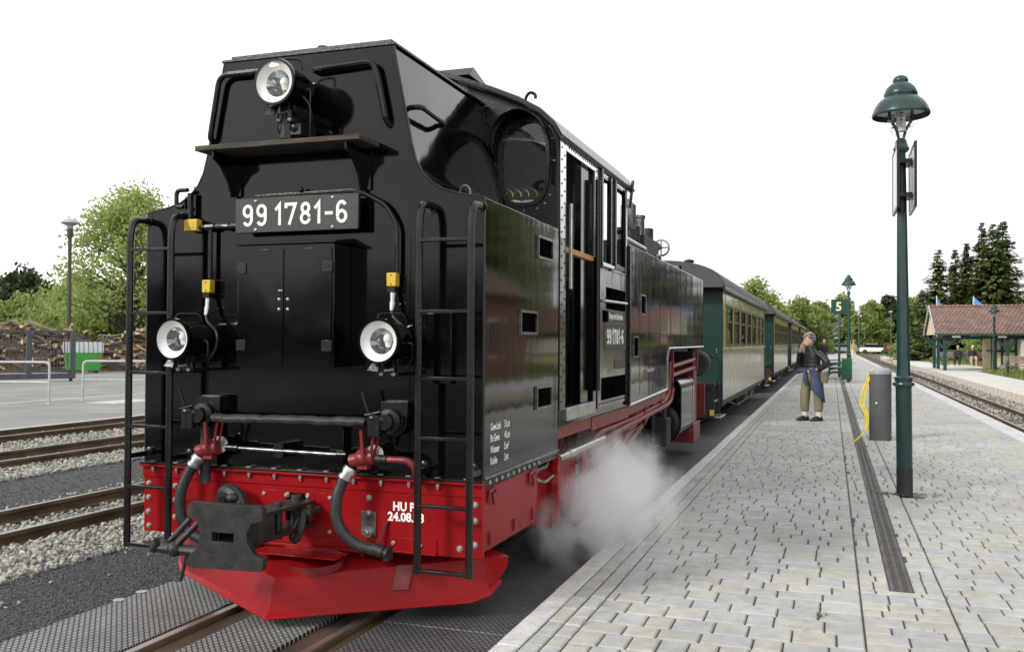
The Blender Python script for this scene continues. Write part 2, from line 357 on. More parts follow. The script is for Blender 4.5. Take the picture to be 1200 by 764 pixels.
# painted line and patch on the yard
b = B(); b.box(-18.9,-18.75,-10,60,-.029,-.025); struct(b.obj('yard_line','line_paint'))
b = B(); b.box(-17.3,-16.4,18.0,19.6,-.029,-.025); struct(b.obj('yard_patch','line_paint'))
sheet('ballast_bed', -13.4, -3.6, -30, 130, -.135, 'ballast_bed')
struct(B().box(-5.02,-3.3,-20,110,-.3,-.035).obj('cinder_path','cinder'))
struct(B().box(-8.80,-7.30,-20,110,-.3,-.07).obj('cinder_strip','cinder'))
sheet('track_foundation', -3.65, -1.45, -30, 130, -.13, 'ballast_dark')

RAILP = [(-.055,-.128),(.055,-.128),(.055,-.118),(.010,-.100),(.009,-.045),(.027,-.034),(.0275,-.006),(.022,0),(-.022,0),(-.0275,-.006),(-.027,-.034),(-.009,-.045),(-.010,-.100),(-.055,-.118)]
def rail_mesh(y0, y1):
    b = B(); b.prism(RAILP,1,y0,y1); me = b.mesh('rail',angle=25); me.materials.append(MATS['rail_rust'])
    t = B(); t.box(-.0215,.0215,y0,y1,.0002,.0012); tm = t.mesh('rail_head'); tm.materials.append(MATS['rail_top'])
    return me, tm
rme, rtm = rail_mesh(-20, 130)
fb = B(); fb.box(-.085,.085,-.07,.07,-.130,-.112); fb.cyl((-.07,0,-.112),(-.07,0,-.085),.016,n=6); fb.cyl((.07,0,-.112),(.07,0,-.085),.016,n=6); fb.box(-.075,-.03,-.035,.035,-.112,-.098); fb.box(.03,.075,-.035,.035,-.112,-.098)
fbm = fb.mesh('fastener'); fbm.materials.append(MATS['fastener'])
sb_ = B(); sb_.box(-.75,.75,-.11,.11,-.25,-.1305); sbm_ = sb_.mesh('sleeper'); sbm_.materials.append(MATS['sleeper_wood'])
def track(cx, label, z=0, sleepers=None, gauge=.405):
    t = thing('railway_track', label, 'track', (cx,0,z), group='tracks through the station')
    for x in (-gauge,gauge):
        r_ = inst('rail', rme, t, (x,0,0)); h = inst('rail_head', rtm, r_)
    if sleepers:
        y = sleepers[0]
        while y < sleepers[1]:
            s_ = inst('sleeper', sbm_, t, (0,y,0))
            for x in (-gauge,gauge): inst('fastener', fbm, s_, (x,y*0,0))
            y += .62
    return t
track(-2.85, 'track with grid mats that the black locomotive stands on')
track(-6.57, 'nearest empty track left of the locomotive, in pale ballast', sleepers=(2.2,18))
track(-10.22, 'second empty track left of the locomotive', sleepers=(6.2,22))
track(-12.72, 'farthest track at the left, along the asphalt yard edge', sleepers=(8.5,26))
track(3.86, 'rusty track between the two paved platforms at the right', z=-.08, sleepers=(14,60), gauge=.39)

# grid mats beside and between the rails, in panels
def panels(x0, x1, m, z, label, ln=1.2, y0=1.0, n=14):
    t = thing('grid_mat_row', label, 'floor mat', (0,0,0)); y = y0
    for i in range(n):
        b = B(); b.box(x0,x1,y+.003,y+ln-.003,z-.04,z+rnd.uniform(-.001,.001)); b.obj('panel',m,t,bev=.003); y += ln
    return t
panels(-3.99,-3.335,'grid_mat',-.012,'grey grid mats left of the locomotive track',n=7)
panels(-3.075,-2.625,'grid_mat',-.012,'grey grid mats between the rails under the locomotive',n=10)
panels(-2.33,-1.60,'grid_mat_dark',-.012,'dark grid mats between the locomotive and the platform kerb',n=16)
for x0,x1 in ((-3.22,-3.08),(-2.62,-2.50),(-2.41,-2.335),(-3.33,-3.285)):
    struct(B().box(x0,x1,1,24,-.06,-.028).obj('flangeway_plate','flange_steel',bev=.003))
struct(B().box(-1.595,-1.53,1,40,-.08,-.004).obj('mat_edge_iron','flange_steel',bev=.003))
for y,lb in ((4.62,'farther of two round steel washers on the left grid mats'),(4.43,'nearer of two round steel washers on the left grid mats')):
    g = B(); g.lathe([(.033,0),(.033,.003),(.012,.0031)],(-3.985,y,-.0105),(0,0,1),16); tag(g.obj('washer','bolt_steel'),lb,'washer')

_g = (1+5**.5)/2; _n = (1+_g*_g)**.5
ICO = ([(-1/_n,_g/_n,0),(1/_n,_g/_n,0),(-1/_n,-_g/_n,0),(1/_n,-_g/_n,0),(0,-1/_n,_g/_n),(0,1/_n,_g/_n),(0,-1/_n,-_g/_n),(0,1/_n,-_g/_n),(_g/_n,0,-1/_n),(_g/_n,0,1/_n),(-_g/_n,0,-1/_n),(-_g/_n,0,1/_n)],
    [(0,11,5),(0,5,1),(0,1,7),(0,7,10),(0,10,11),(1,5,9),(5,11,4),(11,10,2),(10,7,6),(7,1,8),(3,9,4),(3,4,2),(3,2,6),(3,6,8),(3,8,9),(4,9,5),(2,4,11),(6,2,10),(8,6,7),(9,8,1)])
CUB = ([(-.6,-.6,-.6),(.6,-.6,-.6),(.6,.6,-.6),(-.6,.6,-.6),(-.6,-.6,.6),(.6,-.6,.6),(.6,.6,.6),(-.6,.6,.6)],[(3,2,1,0),(4,5,6,7),(0,1,5,4),(1,2,6,5),(2,3,7,6),(3,0,4,7)])
# stones
def stones(name, label, strips, m, cat='ballast', dark=False, seed=3):
    rs = random.Random(seed); b = B(); lay = b.tintlayer(); V = b.bm.verts.new; F = b.bm.faces.new
    for x0,x1,y0,y1,z0,z1,n,s0,s1 in strips:
        for _ in range(n):
            u = rs.random(); x = x0+(x1-x0)*u; y = y0+(y1-y0)*rs.random()**1.5; s = rs.uniform(s0,s1); z = z0+(z1-z0)*u+s*.1+rs.uniform(0,s*.35)
            rt = Matrix.Rotation(rs.uniform(0,6.3),3,Vector((rs.gauss(0,1),rs.gauss(0,1),rs.gauss(0,1))).normalized())
            sc = (s*rs.uniform(.75,1.25)*.5,s*rs.uniform(.7,1.1)*.5,s*rs.uniform(.5,.85)*.5); vs = []
            src = ICO if s > .019 else CUB
            for q in src[0]:
                p = rt @ Vector((q[0]*sc[0]*rs.uniform(.6,1.3),q[1]*sc[1]*rs.uniform(.6,1.3),q[2]*sc[2]*rs.uniform(.6,1.3))); vs.append(V((x+p.x,y+p.y,z+p.z)))
            k = rs.uniform(.45,1.25); br = rs.choice((0,0,0,1))*rs.uniform(0,.25); col = (k*rs.uniform(.97,1.05),k*(1-br*.35),k*rs.uniform(.9,1.02)*(1-br),1)
            for q in src[1]:
                f = F([vs[i] for i in q])
                for lp in f.loops: lp[lay] = col
    return tag(b.obj(name,m,angle=0,weld=False),label,cat,kind='stuff')
stones('ballast_stones','pale broken stone ballast along the empty left tracks',[
    (-6.05,-4.98,3.2,15,-.10,-.03,7500,.022,.056),(-6.85,-6.28,4,15,-.115,-.115,2200,.025,.05),(-7.45,-7.08,5,15,-.08,-.11,900,.025,.05),
    (-9.75,-8.72,6,20,-.10,-.06,4500,.03,.06),(-10.5,-9.9,7,20,-.12,-.12,900,.03,.055),(-12.25,-10.7,8,22,-.11,-.11,5200,.03,.065),(-13.4,-12.4,10,24,-.12,-.12,900,.03,.06),(-5.0,-4.5,4,9,-.033,-.033,40,.02,.045)],'stone')
stones('cinder_gravel','fine dark cinder gravel between the grid mats and the ballast',[
    (-5.0,-3.95,3.0,9,-.036,-.036,22000,.006,.017),(-8.8,-7.3,5.5,14,-.072,-.072,6000,.012,.024)],'cinder_stone','gravel',seed=5)

# ---- near platform
PZ = .08
plat = struct(B().box(-1.41,2.66,-6,140,-.3,PZ-.012).obj('platform','platform_sub'))
def kerbrow(x0, x1, ln, y0, y1, name, m, z=PZ, par=plat, zb=-.28):
    y = y0
    while y < y1:
        l = min(ln, y1-y); b = B(); b.box(x0+rnd.uniform(-.003,.003),x1,y+.004,y+l-.004,zb,z+rnd.uniform(-.003,.002)); b.obj(name,m,par,bev=.008); y += l
kerbrow(-1.525,-1.405,1.0,1.2,48,'kerb_stone','kerb_stone'); kerbrow(-1.525,-1.405,40,48,138,'kerb_stone','kerb_stone')
kerbrow(2.68,2.985,1.0,9,60,'kerb_stone','kerb_stone'); kerbrow(2.68,2.985,40,60,138,'kerb_stone','kerb_stone')
pav = []      # x0,x1,y0,y1
def zone(x0, x1, y0, y1, widths, depths):
    y = y0
    while y < y1-.05:
        d = rnd.choice(depths); d = min(d, y1-y); x = x0-rnd.uniform(0,.1)
        while x < x1-.03:
            wd = rnd.choice(widths); a = max(x, x0); e = min(x+wd, x1)
            if x1-e < .06: e = x1
            if e-a > .035: pav.append((a,e,y,y+d))
            x = e if e == x1 else x+wd
        y += d
YP = 46
zone(-1.40,-1.305,2.2,YP,(.2,),(.15,.19,.24)); zone(-1.304,-1.209,2.2,YP,(.2,),(.15,.18,.22))
zone(-1.208,.158,2.2,YP,(.14,.17,.21,.21,.25),(.14,.14,.17,.21))
zone(.159,.329,5.88,YP,(.165,.08),(.14,.17,.21)); zone(.457,.618,5.88,YP,(.165,.08),(.14,.17,.21))
zone(.159,.618,2.2,5.87,(.14,.17,.21,.25),(.14,.14,.17,.21))
zone(.619,2.678,2.2,YP,(.14,.17,.21,.21,.25),(.14,.14,.17,.21))
pav = [q for q in pav if not (.60 < (q[0]+q[1])/2 < .76 and 9.5 < (q[2]+q[3])/2 < 9.78)]
CM = cam.matrix_world.inverted()
def inframe(x,y,z,mx=1.0):
    v = CM @ Vector((x,y,z)); 
    if v.z > -.3: return False
    return abs(v.x/-v.z) < .5545*mx and abs(v.y/-v.z) < .353*mx
pav.sort(key=lambda q: (0 if inframe((q[0]+q[1])/2,(q[2]+q[3])/2,PZ) else 1, q[2]))
def paver(b, q):
    g = .0046; x0,x1,y0,y1 = q[0]+g,q[1]-g,q[2]+g,q[3]-g; h = PZ+rnd.uniform(-.0025,.002); tl = [rnd.uniform(-.0012,.0012) for _ in range(4)]; c_ = .007
    k = rnd.uniform(.90,1.07); wm = rnd.choice((0,0,0,.5,1)) * rnd.uniform(.4,1); blu = rnd.choice((0,0,1))
    col = (k*(1+.06*wm-.03*blu),k*(1+.015*wm),k*(1-.10*wm+.02*blu))
    l = b.tintlayer()
    lo = [(x0,y0,PZ-.03),(x1,y0,PZ-.03),(x1,y1,PZ-.03),(x0,y1,PZ-.03)]; md = [(x,y,h-c_) for x,y,_ in lo]; tp = [(x0+c_,y0+c_,h+tl[0]),(x1-c_,y0+c_,h+tl[1]),(x1-c_,y1-c_,h+tl[2]),(x0+c_,y1-c_,h+tl[3])]
    V = [[b.bm.verts.new(p) for p in r_] for r_ in (lo,md,tp)]
    fs = [b.bm.faces.new(V[2])]
    for a in range(2):
        for i in range(4): fs.append(b.bm.faces.new((V[a][i],V[a][(i+1)%4],V[a+1][(i+1)%4],V[a+1][i])))
    for f in fs:
        for lp in f.loops: lp[l] = (*col,1)
for q in pav[:300]:
    b = B(); paver(b,q); b.obj('paver','paver',plat,angle=0,weld=False)
b = B()
for q in pav[300:]: paver(b,q)
b.obj('pavers','paver',plat,angle=0,weld=False,kind='stuff')
b = B(); b.box(-1.405,2.68,YP+.01,138,.06,PZ-.003); b.obj('far_paving','paver_far',plat)
# drain channel
dr = thing('drain_channel','long dark slotted drain channel running down the paved platform','drain')
y = 5.89; i = 0
while y < 46:
    l = 1.0 if y < 30 else 4.0; b = B(); b.box(.330,.456,y+.002,y+l-.002,PZ-.05,PZ-.006)
    o = b.obj('grating','drain_iron',dr,bev=.003)
    if y < 29:
        s = B(); k = 0
        while k < 33: s.box(.352,.385,y+.015+k*.03,y+.030+k*.03,PZ-.0055,PZ-.0045); s.box(.401,.434,y+.015+k*.03,y+.030+k*.03,PZ-.0055,PZ-.0045); k += 1
        s.obj('slot_shade','cast_iron',o,kind='stuff')  # dark bars laid on the grating, painted as shaded openings
    y += l
# weeds and dry leaves at the post foot and in the joints
mat('weed', (.10,.13,.03), r=.8, c2=(.20,.20,.06), scale=9)
mat('dry_leaf', (.16,.09,.04), r=.8, c2=(.30,.20,.10), scale=14)
def tuft(b, x, y, n, h, sp):
    for _ in range(n):
        a = rnd.uniform(0,6.28); r_ = rnd.uniform(0,sp); px,py = x+r_*math.cos(a),y+r_*math.sin(a); t = rnd.uniform(0,6.28); hh = h*rnd.uniform(.4,1); wv = rnd.uniform(.003,.008)
        b.face([(px-wv*math.cos(t),py-wv*math.sin(t),PZ-.01),(px+wv*math.cos(t),py+wv*math.sin(t),PZ-.01),(px+rnd.gauss(0,.03),py+rnd.gauss(0,.03),PZ+hh)])
b = B(); tuft(b,-.05,5.2,14,.028,.035)
for _ in range(60): tuft(b,rnd.choice((.158,.62,-1.207)),rnd.uniform(4,14),2,.02,.02)
for _ in range(90): tuft(b,rnd.uniform(-1.2,2.4),rnd.uniform(4.2,9),2,.012,.02)
tag(b.obj('joint_weeds','weed',angle=0,weld=False),'small weeds growing in the paving joints','weeds',kind='stuff')
b = B()
for _ in range(260):
    x = .66+rnd.gauss(0,.14); y = 9.64+rnd.gauss(0,.06); z = PZ+rnd.uniform(-.004,.012); t = rnd.uniform(0,6.28); s_ = rnd.uniform(.008,.02); dx,dy = s_*math.cos(t),s_*math.sin(t)
    b.face([(x-dx,y-dy,z),(x+dy*.6,y-dx*.6,z+rnd.uniform(0,.01)),(x+dx,y+dy,z+rnd.uniform(0,.012)),(x-dy*.6,y+dx*.6,z)])
tag(b.obj('dry_leaves','dry_leaf',angle=0,weld=False),'dry leaves and soil gathered at the foot of the lamp post','leaves',kind='stuff')

# ---- far platform at the right
sheet('right_track_bed', 2.98, 4.9, -5, 140, -.205, 'ballast_dark')
stones('right_ballast','grey ballast along the kerb of the opposite platform',[(4.35,4.85,18,60,-.17,-.10,2600,.04,.09),(3.55,4.2,16,50,-.21,-.21,1500,.04,.08)],'stone',seed=9)
fp = struct(B().box(4.96,8.6,-5,105,-.3,.15).obj('opposite_platform','concrete_far'))
y = 14.0
while y < 78:
    b = B(); b.box(4.86,5.05,y+.04,y+.70,-.25,.165); b.box(4.90,5.0,y-.06,y+.04,-.25,.14); b.obj('kerb_block','far_kerb',fp,bev=.01); y += .76
struct(B().box(4.87,5.05,78,104,-.25,.165).obj('opposite_kerb','far_kerb'))
lawn = struct(B().box(6.9,60,-5,51.2,-.3,.16).obj('lawn','grass_ground'))
struct(B().box(8.61,60,51.3,160,-.3,.155).obj('lawn_back','grass_ground'))
# ================================================================== steam locomotive (bunker end towards the camera)
L = thing('steam_locomotive', 'black steam locomotive with red buffer beam and snow plough, bunker end first', 'locomotive', (-2.85, 4.61, 0))
def half(p): return p
OUT_R = [(1.1,.768),(1.1,2.30),(.95,2.325),(.86,2.352),(.79,2.395),(.735,2.45),(.697,2.52),(.672,2.61),(.555,3.17)]
OUT = OUT_R+[(-x,z) for x,z in reversed(OUT_R)]
bunker = B().prism(OUT, 1, 0, 1.418).obj('coal_bunker', 'black_side', L, bev=.006, angle=50)
# front sheet, its own gloss
front = B().prism([(x*.998, z if z > .8 else z+.0) for x, z in OUT], 1, -.012, -.001).obj('front_sheet', 'black_gloss', L, bev=.003, angle=60)
e = B(); e.tube([(x*.999, -.006, z) for x, z in OUT_R], .009, 6); e.tube([(-x*.999, -.006, z) for x, z in OUT_R], .009, 6)
e.obj('edge_strip', 'black_satin', L)
c = B(); c.box(-.57,.57,-.02,1.40,3.17,3.186); c.box(-.53,.53,.02,1.36,3.186,3.215); c.obj('bunker_rim', 'black_satin', L, bev=.003)
cm = B()
for i in range(160):
    x = rnd.uniform(-.46,.46); y = rnd.uniform(.06,1.3); r = rnd.uniform(.03,.07)
    cm.sph((x,y,3.20+rnd.uniform(-.02,.02)), r, (1,rnd.uniform(.7,1.2),.7), 6, 4)
cm.obj('coal', 'coal', L, angle=0, kind='stuff')
# vertical seams on front (cover strips)
s = B()
for x in (-.66,.66): s.box(x-.012,x+.012,-.016,-.0125,.79,2.1)
s.box(.82,1.08,-.015,-.0125,1.63,1.635); s.obj('seam_strip', 'black_gloss', front)
# rivets along bunker seams: tiny heads
rv = B()
for sx in (1,):
    for i in range(15): rv.sph((sx*1.101, .04+i*.098, 2.27), .006, (.6,1,1), 6, 4)
for i in range(10):
    for dx in (0,.05): rv.sph((.60-.02*i/9+dx*.0+.0, 1.38-dx, 2.36+.085*i), .009, (1,1,1), 6, 4)
rv.obj('rivets', 'black_satin', bunker, kind='stuff')
# foot recesses on bunker / tank side: framed black panel painted as shade, no hole
def foothold(y, z, w, h, par, sx=1, xs=1.1):
    f = B(); t = .016; X0, X1 = (xs, xs+.014) if sx > 0 else (-xs-.014, -xs)
    out = [(y-w/2-t,z-h/2-t),(y+w/2+t,z-h/2-t),(y+w/2+t,z+h/2+t),(y-w/2-t,z+h/2+t)]; inn = [(y-w/2,z-h/2),(y+w/2,z-h/2),(y+w/2,z+h/2),(y-w/2,z+h/2)]
    f.prism(out, 0, X0, X1, [inn]); o = f.obj('foothold', 'steel_dark', par)
    B().box(X0+.001 if sx > 0 else X1-.003, X0+.003 if sx > 0 else X1-.001, y-w/2,y+w/2,z-h/2,z+h/2).obj('recess_shade', 'void_shade_black', o)
mat('steel_dark', (.12,.12,.12), r=.3, m=.8, c2=(.3,.3,.29), scale=18)
for y,z in ((1.085,2.128),(.745,1.645),(1.07,1.175)): foothold(y,z,.30,.115,bunker)
# bunker lettering
for i,(a,bt) in enumerate((('Gew.Lok','51,nt'),('Br.Gew.','41,nt'),('Wasser','5,m\u00b3'),('Kohle','3,nt'))):
    z = 1.045-i*.062
    text('weight_lettering', a, .056, 'white_paint', bunker, MX((1.1015,.10,z),(0,1,0),(0,0,1)), ext=.0004, sx=.82, bold=.0008)
    text('weight_lettering', bt, .056, 'white_paint', bunker, MX((1.1015,.325,z),(0,1,0),(0,0,1)), ext=.0004, sx=.82, bold=.0008)

# ---- buffer beam
beam = B().box(-1.1,1.1,-.014,.02,.372,.765).obj('buffer_beam', 'red_paint', L, bev=.003)
t = B(); t.box(-1.11,1.11,-.05,.0,.766,.778); t.box(-1.105,1.105,-.022,-.0145,.70,.7655); t.obj('top_angle', 'red_paint', beam, bev=.002)
t = B(); t.box(-1.112,1.112,-.045,-.012,.7785,.792); t.obj('cover_angle', 'black_satin', L, bev=.002)
bt = B(); bt.lathe([(.019,0),(.019,.003),(.013,.0031),(.0125,.013),(.009,.016)], (0,0,0), (0,-1,0), 8); bolt_me = bt.mesh('bolt'); bolt_me.materials.append(MATS['bolt_steel'])
for (x,z) in [(-1.065,.66),(-1.065,.575),(-1.065,.49),(-1.06,.405),(-.87,.655),(-.87,.57),(-.87,.47),(-.246,.647),(-.097,.647),(.043,.647),(.187,.647),(.187,.456),(-.246,.456),(.428,.66),(.429,.575),(1.06,.66),(1.06,.575),(1.06,.447),(.583,.425),(.745,.421),(.973,.421),(-.6,.42),(-.42,.42)]:
    inst('bolt', bolt_me, beam, (x,-.0145,z))
b2 = B(); b2.cyl((0,0,-.02),(0,0,.0),.010,n=6); b2.cyl((0,0,-.032),(0,0,.03),.006,n=6); b2.box(-.014,.014,-.012,.012,.028,.034); nut_me = b2.mesh('nut'); nut_me.materials.append(MATS['bolt_steel'])
for i in range(13):
    x = -1.02+i*.17
    inst('nut', nut_me, beam, (x,-.034,.7655))
p = B(); p.box(-.27,-.10,-.022,-.0145,.43,.672); p.box(.05,.215,-.022,-.0145,.43,.672); p.box(-.0995,.0495,-.022,-.0145,.43,.50); p.obj('drawgear_plate', 'red_paint', beam, bev=.002)
B().box(-.098,.048,-.0175,-.015,.50,.66).obj('drawgear_slot_shade', 'void_shade_black', beam)  # black sheet painted as shade, the beam behind is solid
p = B(); p.box(.50,.84,-.0195,-.0145,.374,.455); p.box(.50,.84,-.035,-.0195,.374,.386); p.obj('foot_plate', 'red_paint', beam, bev=.002)
p = B(); p.box(.385,.475,-.024,-.0145,.455,.585); p.obj('hook_plate', 'steel_dark', beam, bev=.002)
p = B(); p.lathe([(.032,0),(.032,.014),(.02,.0141),(.02,.035),(.014,.04)], (.43,-.0245,.475),(0,-1,0),6); p.obj('hook_nut','bolt_steel',beam)
B().bar((.545,-.022,.545),(.505,-.06,.42),.020,.012).obj('hose_stay','red_dull',beam)
text('lettering', 'HU P', .066, 'white_paint', beam, MX((.575,-.0155,.602),(1,0,0),(0,0,1)), ext=.0006, sx=.9, bold=.0022)
text('lettering', '24.08.23', .066, 'white_paint', beam, MX((.545,-.0155,.545),(1,0,0),(0,0,1)), ext=.0006, sx=.97, bold=.0022)
# side boxes of the beam
for sx in (1,-1):
    X0, X1 = (1.0,1.098) if sx > 0 else (-1.098,-1.0)
    sb = B().box(X0,X1,.021,.96,.402,.742).obj('side_box','red_paint',beam,bev=.003)
    B().box(X0,X1-.004 if sx>0 else X1,.022,1.418,.743,.767).obj('side_strip','black_satin',L,bev=.002)
    if sx > 0:
        g = B()
        for y in (.1,.5,.85): g.box(1.098,1.104,y-.016,y+.016,.43,.50); g.cyl((1.107,y,.43),(1.107,y,.50),.006,n=6)
        g.obj('hinge','red_dull',sb)
        g = B(); g.box(1.0985,1.1,.03,.95,.418,.423); g.obj('seam','red_dull',sb)
        for y in (.12,.83):
            g = B(); g.tube([(1.104,y-.05,.69),(1.11,y-.05,.72),(1.11,y+.05,.728),(1.104,y+.05,.70)],.007,6); g.bar((1.106,y,.72),(1.112,y+.015,.64),.014,.01); g.bar((1.106,y-.03,.72),(1.11,y-.05,.66),.012,.01)
            g.obj('latch','red_dull',sb)
        bm_ = B(); bm_.lathe([(.013,0),(.013,.006),(.009,.009)],(0,0,0),(1,0,0),8); sbm = bm_.mesh('bolt'); sbm.materials.append(MATS['bolt_steel'])
        g = B().box(1.098,1.104,.02,1.0,.745,.79).obj('bolt_strip','cast_iron',beam,bev=.002)
        for i in range(10): inst('bolt', sbm, g, (1.1045,.08+i*.098,.768))
        g = B().box(1.09,1.112,.0,1.42,.791,.802).obj('lower_trim','steel_dark',bunker,bev=.002)

# ---- snow plough
pl = B()
def q4(a,b,c_,d): pl.face([a,b,c_,d])
for sx in (1,-1):
    T0 = (0,-.285,.245); B0 = (0,-.345,.075); S0 = (0,-.02,.385)
    T1 = (sx*1.0,.26,.315); B1 = (sx*.96,.18,.11); E1 = (sx*1.08,.33,.19); E0=(sx*1.10,.42,.30); S1 = (sx*1.0,.38,.345)
    nose = (sx*.035,-.28,.245); noseb = (sx*.02,-.345,.075)
    pl.face([(0,-.345,.075), B1, T1, T0])                # mould board
    M1 = (sx*1.045,.25,.135); M2 = (sx*1.105,.385,.25)
    pl.face([B1, M1, T1]); pl.face([M1, E1, T1]); pl.face([E1, M2, T1]); pl.face([M2, E0, T1])   # swept, rounded outer tip
    pl.face([T0, T1, S1, S0])                            # top deck
    pl.face([T1, E0, S1])
    pl.face([(0,-.375,.045),(sx*.97,.165,.085),B1,(0,-.345,.075)])  # cutting lip
    pl.face([(sx*.97,.165,.085),(sx*1.055,.24,.11),M1,B1]); pl.face([(sx*1.055,.24,.11),(sx*1.095,.325,.175),E1,M1])
bmesh.ops.remove_doubles(pl.bm, verts=pl.bm.verts, dist=1e-4); bmesh.ops.recalc_face_normals(pl.bm, faces=pl.bm.faces)
plo = pl.obj('snow_plough','red_paint',L,angle=20)
sm = plo.modifiers.new('thick','SOLIDIFY'); sm.thickness = .012; sm.offset = -1
bv = plo.modifiers.new('bevel','BEVEL'); bv.width=.004; bv.segments=2; bv.limit_method='ANGLE'; bv.angle_limit=R(25)
g = B(); g.box(-.75,.55,-.03,-.0,.355,.372); g.box(-.22,.32,-.20,-.03,.344,.352); g.obj('plough_bracket','red_paint',plo,bev=.003)
g = B(); g.hexa([(.58,-.006,.17),(.66,.034,.17),(.66,.10,.285),(.58,.06,.285),(.58,-.03,.17),(.66,.012,.17),(.66,.07,.29),(.58,.03,.29)]); g.obj('plough_strap','red_dull',plo)
ring = [(.14+.20*math.cos(a)*(1 if math.cos(a)>0 else .9), -.13+.085*math.sin(a)) for a in [2*math.pi*i/28 for i in range(28)]]
pk = B()
for i in range(28):
    a, b_ = ring[i], ring[(i+1)%28]
    zz = lambda q: .262+(q[1]+.245)*.42+.055*q[0]
    pk.face([(a[0],a[1],zz(a)+.012),(b_[0],b_[1],zz(b_)+.012),(b_[0]*.94+.0084,b_[1]*.94-.008,zz(b_)-.03),(a[0]*.94+.0084,a[1]*.94-.008,zz(a)-.03)])
pk.obj('drawbar_pocket','red_dull',plo)

# ---- centre coupler
cp = thing_part = B()
def arc(cx,cz,r,a0,a1,n=6): return [(cx+r*math.cos(R(a0+(a1-a0)*i/n)), cz+r*math.sin(R(a0+(a1-a0)*i/n))) for i in range(n+1)]
po = arc(.19,.685,.03,0,90)+arc(-.19,.685,.03,90,180)+[(-.22,.64),(-.16,.615),(-.145,.56),(-.155,.49),(-.20,.455)]+arc(-.20,.415,.03,180,270)+arc(.195,.425,.03,-90,0)+[(.225,.46),(.17,.475),(.135,.53),(.13,.58),(.155,.625),(.22,.645)]
slot = [(-.075,.525),(.055,.525),(.055,.572),(-.075,.572)]
cpl = B().prism(po,1,-.725,-.685,[slot]).obj('coupler','cast_iron',L,bev=.006,angle=40)
B().box(-.085,.065,-.684,-.676,.515,.582).obj('coupler_slot_shade','void_shade_black',cpl)  # black box paints the shade behind the coupler slot
g = B(); g.bar((0,-.684,.63),(.03,-.04,.62),.16,.022); g.bar((0,-.684,.49),(.03,-.04,.50),.16,.022); g.bar((-.07,-.684,.56),(-.05,-.3,.56),.025,.13)
g.bar((.08,-.684,.56),(.1,-.45,.56),.025,.12); g.cyl((.03,-.3,.46),(.03,-.3,.66),.024,n=12); g.cyl((.03,-.12,.46),(.03,-.12,.67),.03,n=12); g.cyl((-.02,-.55,.47),(-.02,-.55,.66),.02,n=10)
g.obj('drawbar','cast_iron',cpl,bev=.004)
g = B(); g.sph((.0,-.66,.735),.032,(1,1,.8)); g.cyl((0,-.66,.64),(0,-.66,.73),.018); g.obj('pin_knob','cast_iron',cpl)
g = B(); g.spline([(.10,-.16,.60),(.13,-.20,.58),(.14,-.24,.52),(.12,-.25,.455),(.085,-.24,.45),(.075,-.22,.5),(.09,-.18,.56)],[.018]*7,8,6); g.box(.04,.17,-.2,-.08,.575,.605); g.cyl((.13,-.14,.545),(.13,-.14,.62),.022,n=10)
g.obj('shackle','cast_iron',cpl)
g = B(); g.cyl((-.30,-.60,.60),(-.42,-.64,.46),.016); g.cyl((-.22,-.62,.60),(-.34,-.68,.46),.016); g.cyl((-.47,-.66,.455),(-.18,-.66,.45),.028,n=10)
g.sph((-.42,-.65,.46),.035); g.sph((-.34,-.67,.455),.04); g.cyl((-.26,-.67,.46),(-.30,-.67,.30),.010); g.tube([(-.30,-.67,.30),(-.34,-.67,.295)],.007); g.cyl((-.47,-.68,.44),(-.44,-.68,.49),.02)
g.obj('coupling_screw','cast_iron',cpl)
g = B(); g.spline([(-.50,-.06,.60),(-.44,-.10,.66),(-.36,-.12,.64),(-.33,-.12,.56),(-.36,-.12,.48),(-.45,-.11,.45)],[.045]*6,10,5); g.obj('suspension_ring','rubber',L)

# ---- ladders
def ladder(sx):
    lo = thing_name = B(); xo, xi, y = 1.088*sx, .795*sx, -.17
    l = B(); 
    def stringer(x, ztop, bend):
        q = B(); q.tube([(x,y,.31),(x,y,ztop-.10),(x+bend*.0,y+.03,ztop),(x,-.012,ztop+.005)],.0205,10,fil=.09); return q
    root = stringer(xo, 2.245, 0).obj('ladder','black_satin',L)
    stringer(xi, 2.26, 0).obj('stringer','black_satin',root)
    for z in (2.06,1.685,1.335,1.02,.665,.325):
        B().box(min(xo,xi),max(xo,xi),y-.018,y+.018,z-.009,z+.009).obj('rung','black_satin',root,bev=.002)
    k = B()
    for x in (xo,xi):
        k.lathe([(.03,0),(.03,.008),(.016,.0081),(.016,.02)],(x,-.012,2.25),(0,-1,0),10)
        k.bar((x,y,.84),(x,-.012,.84),.02,.03); k.lathe([(.026,0),(.026,.02),(.014,.025)],(x-sx*.03,-.012,.855),(0,-1,0),8)
    k.obj('bracket','black_satin',root)
    return root
ladder(-1); ladder(1)
B().box(.73,.93,-.05,-.0125,1.30,1.68).obj('wall_box','black_gloss',front,bev=.003)

